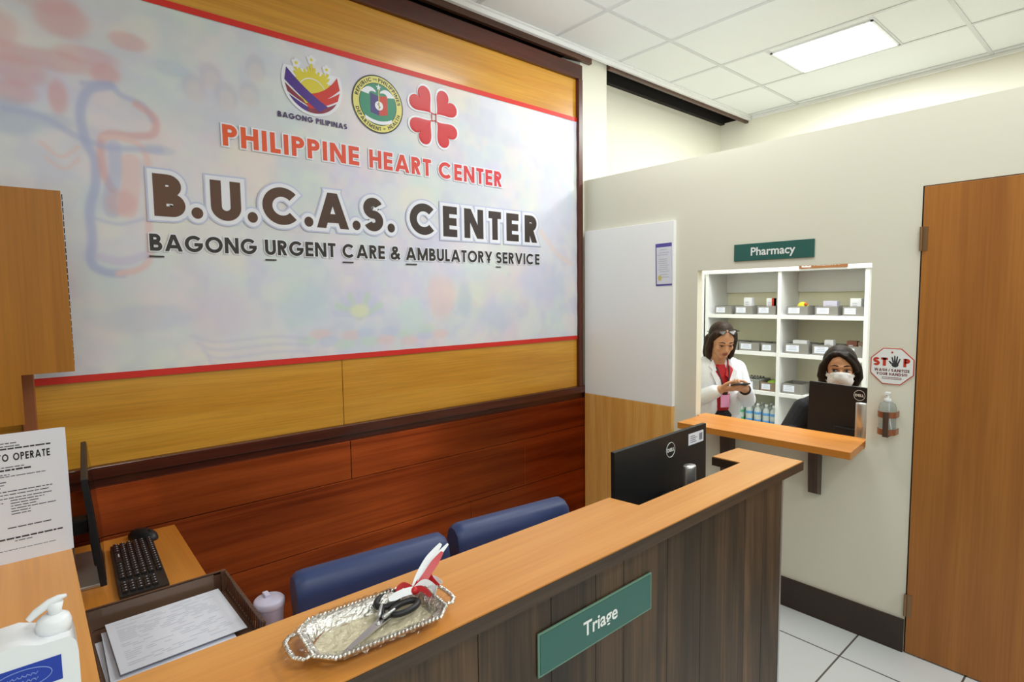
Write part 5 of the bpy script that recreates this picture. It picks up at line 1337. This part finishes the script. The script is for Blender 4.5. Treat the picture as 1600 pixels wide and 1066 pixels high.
# shirt, coat, trousers, shoes
Sh = Body(); Sh.ell((.0, 0, 1.01), (.110, .140, .150)); Sh.ell((.008, 0, .88), (.112, .140, .14)); Sh.limb([(.0, 0, 1.07), (.006, 0, 1.092)], [.076, .062]); Sh.done('shirt', M['redshirt'], W1, .006, 3)
for y in (-1, 1):
    base_ = [(.050, y*.060, 1.165), (.112, y*.010, 1.060), (.122, y*.036, 1.035), (.100, y*.070, 1.095)]
    off = Vector((.005, 0, .001)); a = [Vector(p) for p in base_]; b2 = [p+off for p in a]; n = len(a); mb = MB()
    mb.add(a+b2, [list(range(n)), [n+i for i in range(n)][::-1]]+[[i, (i+1) % n, n+(i+1) % n, n+i] for i in range(n)]); mb.build('collar', M['redshirt'], W1)
Ct = Body()
for y in (-1, 1):
    Ct.ell((-.002, y*.075, 1.02), (.118, .098, .150)); Ct.ell((.0, y*.082, .87), (.122, .096, .18)); Ct.ell((.0, y*.088, .66), (.130, .096, .22))
    Ct.limb([(-.012, y*.04, 1.125), (-.008, y*.115, 1.108)], [.064, .064])
    Ct.limb([(.0, y*.082, .60), (.0, y*.085, .45)], [.105, .108])
Ct.ell((-.045, 0, .95), (.085, .14, .22)); Ct.ell((-.05, 0, .62), (.09, .16, .25))
for (s_, e_, w2) in ((LS, LE, LW), (RS, RE, RW)):
    m_ = Vector(e_).lerp(Vector(w2), .80); Ct.limb([s_, e_, tuple(m_)], [.066, .058, .047])
Ct.done('coat', M['coat'], W1, .006, 3)
for y in (-1, 1):     # lapels lie on the coat front
    mb = MB(); base_ = [(.062, y*.058, 1.165), (.122, y*.030, 1.03), (.128, y*.022, .93), (.126, y*.062, 1.00), (.112, y*.095, 1.085), (.100, y*.080, 1.10), (.085, y*.098, 1.12)]
    off = Vector((.006, 0, .002)); a = [Vector(p) for p in base_]; b2 = [p+off for p in a]; n = len(a)
    mb.add(a+b2, [list(range(n))[::-1] if y > 0 else list(range(n)), [n+i for i in range(n)] if y > 0 else [n+i for i in range(n)][::-1]]+[[i, (i+1) % n, n+(i+1) % n, n+i] for i in range(n)])
    mb.build('lapel', M['coat'], W1)
mb = MB()
for y in (-1, 1): mb.tube([(.03, y*.066, 1.165), (.104, y*.042, 1.10), (.130, y*.026, 1.02), (.136, y*.010, .960), (.137, 0, .948)], .0055, 8)
mb.box((.126, -.012, .925), (.137, .012, .955)); ly = mb.build('lanyard', M['lanyard'], W1)
mb = MB(); mb.box((.133, -.034, .845), (.138, .030, .93)); mb.build('badge', M['pinkcard'], ly)
Tr = Body()
for y in (-1, 1): Tr.limb([(-.01, y*.08, .75), (.0, y*.09, .42), (-.01, y*.09, .08)], [.098, .074, .060])
Tr.ell((.01, 0, .78), (.112, .13, .08)); Tr.done('trousers', M['trousers'], W1, .008, 3)
for y in (-1, 1):
    mb = MB(); mb.ell((.045, y*.095, .035), (.125, .048, .040)); mb.v = [(a, b_, max(c, 0)) for a, b_, c in mb.v]; mb.build('shoe', M['blackm'], W1)
mb = MB(); wv = (Vector(LW)-Vector(LE)).normalized(); c_ = Vector(LW)-wv*.012
o1 = wv.orthogonal().normalized(); o2 = wv.cross(o1)
mb.tube([tuple(c_+(o1*math.cos(a)+o2*math.sin(a))*.030) for a in np.linspace(0, 2*PI, 21)[:-1]], .0085, 8, closed=True); mb.build('wristwatch', M['blackm'], W1)
R1 = Matrix.Translation(Vector((3.648, 2.050, 0))) @ Matrix.Rotation(rz1, 4, 'Z')
pp = R1 @ Vector((.315, .0, 1.028))
ph = thing('phone', 'dark phone held in both hands by the woman in the white coat', 'phone', tuple(pp), rz1)
PT4 = Matrix.Rotation(math.radians(-18), 4, 'Y')
MB().box((-.028, -.055, -.004), (.028, .055, .004), 0, PT4).build('casing', M['blackm'], ph, .003)
MB().box((-.025, -.051, .004), (.025, .051, .0048), 0, PT4).build('screen', M['screen'], ph)

# ---- seated woman with a bob and a face mask behind the monitor
P2 = (3.56, 1.228, 0.006); rz2 = math.radians(-158)
stl = thing('stool', 'low stool under the seated woman behind the pharmacy desk', 'stool', (P2[0]+.06, P2[1]+.02, 0), rz2)
MB().lathe([(0, .36), (.17, .36), (.18, .37), (.18, .395), (.165, .405), (0, .405)], n=28).build('seat', M['blackm'], stl)
for k in range(4):
    a = PI/4+PI/2*k; MB().tube([(.12*math.cos(a), .12*math.sin(a), .36), (.17*math.cos(a), .17*math.sin(a), 0)], .011, 8).build('leg', M['steel'], stl)
W2 = person('seated woman with dark bob, white face mask and black top behind a monitor', P2, rz2)
B = Body(); hc = (.05, 0, 1.165); Hm = RZ(math.radians(0)) @ RY(math.radians(2))
at = head_shape(B, hc, Hm, 1.0)
B.limb([(.0, 0, .95), (.005, 0, 1.02), (.015, 0, 1.10)], [.06, .052, .052])
B.ell((.0, 0, .80), (.10, .155, .17)); B.ell((-.02, 0, .60), (.11, .155, .16)); B.ell((-.02, 0, .50), (.13, .17, .09)); B.limb([(-.01, -.13, .93), (-.01, .13, .93)], [.06, .06])
LS, LE, LW = (.0, .170, .915), (.07, .235, .74), (.27, .13, .765)
RS, RE, RW = (.0, -.175, .915), (.06, -.255, .775), (.25, -.19, .768)
B.limb([LS, LE, LW], [.05, .042, .028]); B.limb([RS, RE, RW], [.05, .042, .028])
hand(B, LW, (.9, -.3, 0), (0, 0, -1), -1, .35, .95); hand(B, RW, (.9, .2, 0), (0, 0, -1), 1, .35, .95)
for y in (-1, 1):
    B.limb([(-.01, y*.09, .50), (.20, y*.11, .50), (.21, y*.11, .27), (.16, y*.11, .07)], [.082, .068, .052, .040]); B.limb([(.14, y*.11, .045), (.27, y*.12, .032)], [.042, .030])
bd = B.done('body', M['skin2'], W2, .0048, 3)
face(at, Hm, 1.0, bd, .46, -.003, False)
Hh = Body()
Hh.ell(A(-.026, 0, .048), (.098, .089, .095), Hm); Hh.ell(A(-.045, 0, -.03), (.066, .088, .085), Hm)
for y in (-1, 1):
    Hh.limb([A(.050, y*.034, .098), A(.042, y*.066, .062), A(.016, y*.084, .02), A(.004, y*.090, -.035), A(.012, y*.078, -.080)], [.016, .019, .024, .026, .016])
    Hh.limb([A(-.04, y*.074, .0), A(-.035, y*.078, -.07)], [.036, .030])
Hh.limb([A(.046, -.050, .085), A(.062, -.01, .100), A(.056, .035, .092)], [.018, .014, .014]); Hh.limb([A(.058, -.015, .104), A(.074, .022, .084), A(.062, .056, .050), A(.036, .076, .012)], [.012, .013, .014, .016])
Hh.done('hair', M['hair2'], W2, .005, 3)
Mk = Body(); Mk.ell(A(.052, 0, -.050), (.058, .066, .052), Hm); Mk.ell(A(.088, 0, -.034), (.036, .040, .036), Hm); Mk.limb([A(.028, -.062, -.026), A(.074, -.036, -.018), A(.100, 0, -.014), A(.074, .036, -.018), A(.028, .062, -.026)], [.012, .018, .020, .018, .012]); Mk.ell(A(.060, 0, -.085), (.030, .042, .022), Hm)
mk = Mk.done('face_mask', M['mask'], W2, .004, 10)
mb = MB()
for y in (-1, 1):
    mb.tube([A(.050, y*.058, -.025), A(.015, y*.074, .0), A(-.008, y*.080, .012)], .0016, 6); mb.tube([A(.045, y*.056, -.075), A(.012, y*.076, -.045), A(-.010, y*.080, -.03)], .0016, 6)
mb.build('ear_loop', M['mask'], mk)
Tp = Body(); Tp.ell((.0, 0, .80), (.122, .172, .185)); Tp.ell((-.02, 0, .58), (.128, .172, .17)); Tp.limb([(-.008, -.13, .93), (-.008, .13, .93)], [.072, .072]); Tp.limb([(-.004, 0, .96), (-.002, 0, .985)], [.075, .066])
for s_, e_, w2 in ((LS, LE, LW), (RS, RE, RW)):
    m_ = Vector(e_).lerp(Vector(w2), .8); Tp.limb([s_, e_, tuple(m_)], [.068, .060, .048])
Tp.done('top', M['blacktop'], W2, .006, 3)
Tr = Body()
for y in (-1, 1): Tr.limb([(-.01, y*.09, .50), (.20, y*.11, .50), (.21, y*.11, .27), (.16, y*.11, .09)], [.095, .080, .066, .056])
Tr.ell((-.03, 0, .50), (.14, .18, .092)); Tr.done('trousers', M['trousers'], W2, .008, 3)
for y in (-1, 1):
    mb = MB(); mb.ell((.205, y*.115, .035), (.115, .046, .040)); mb.v = [(a, b_, max(c, 0)) for a, b_, c in mb.v]; mb.build('shoe', M['blackm'], W2)
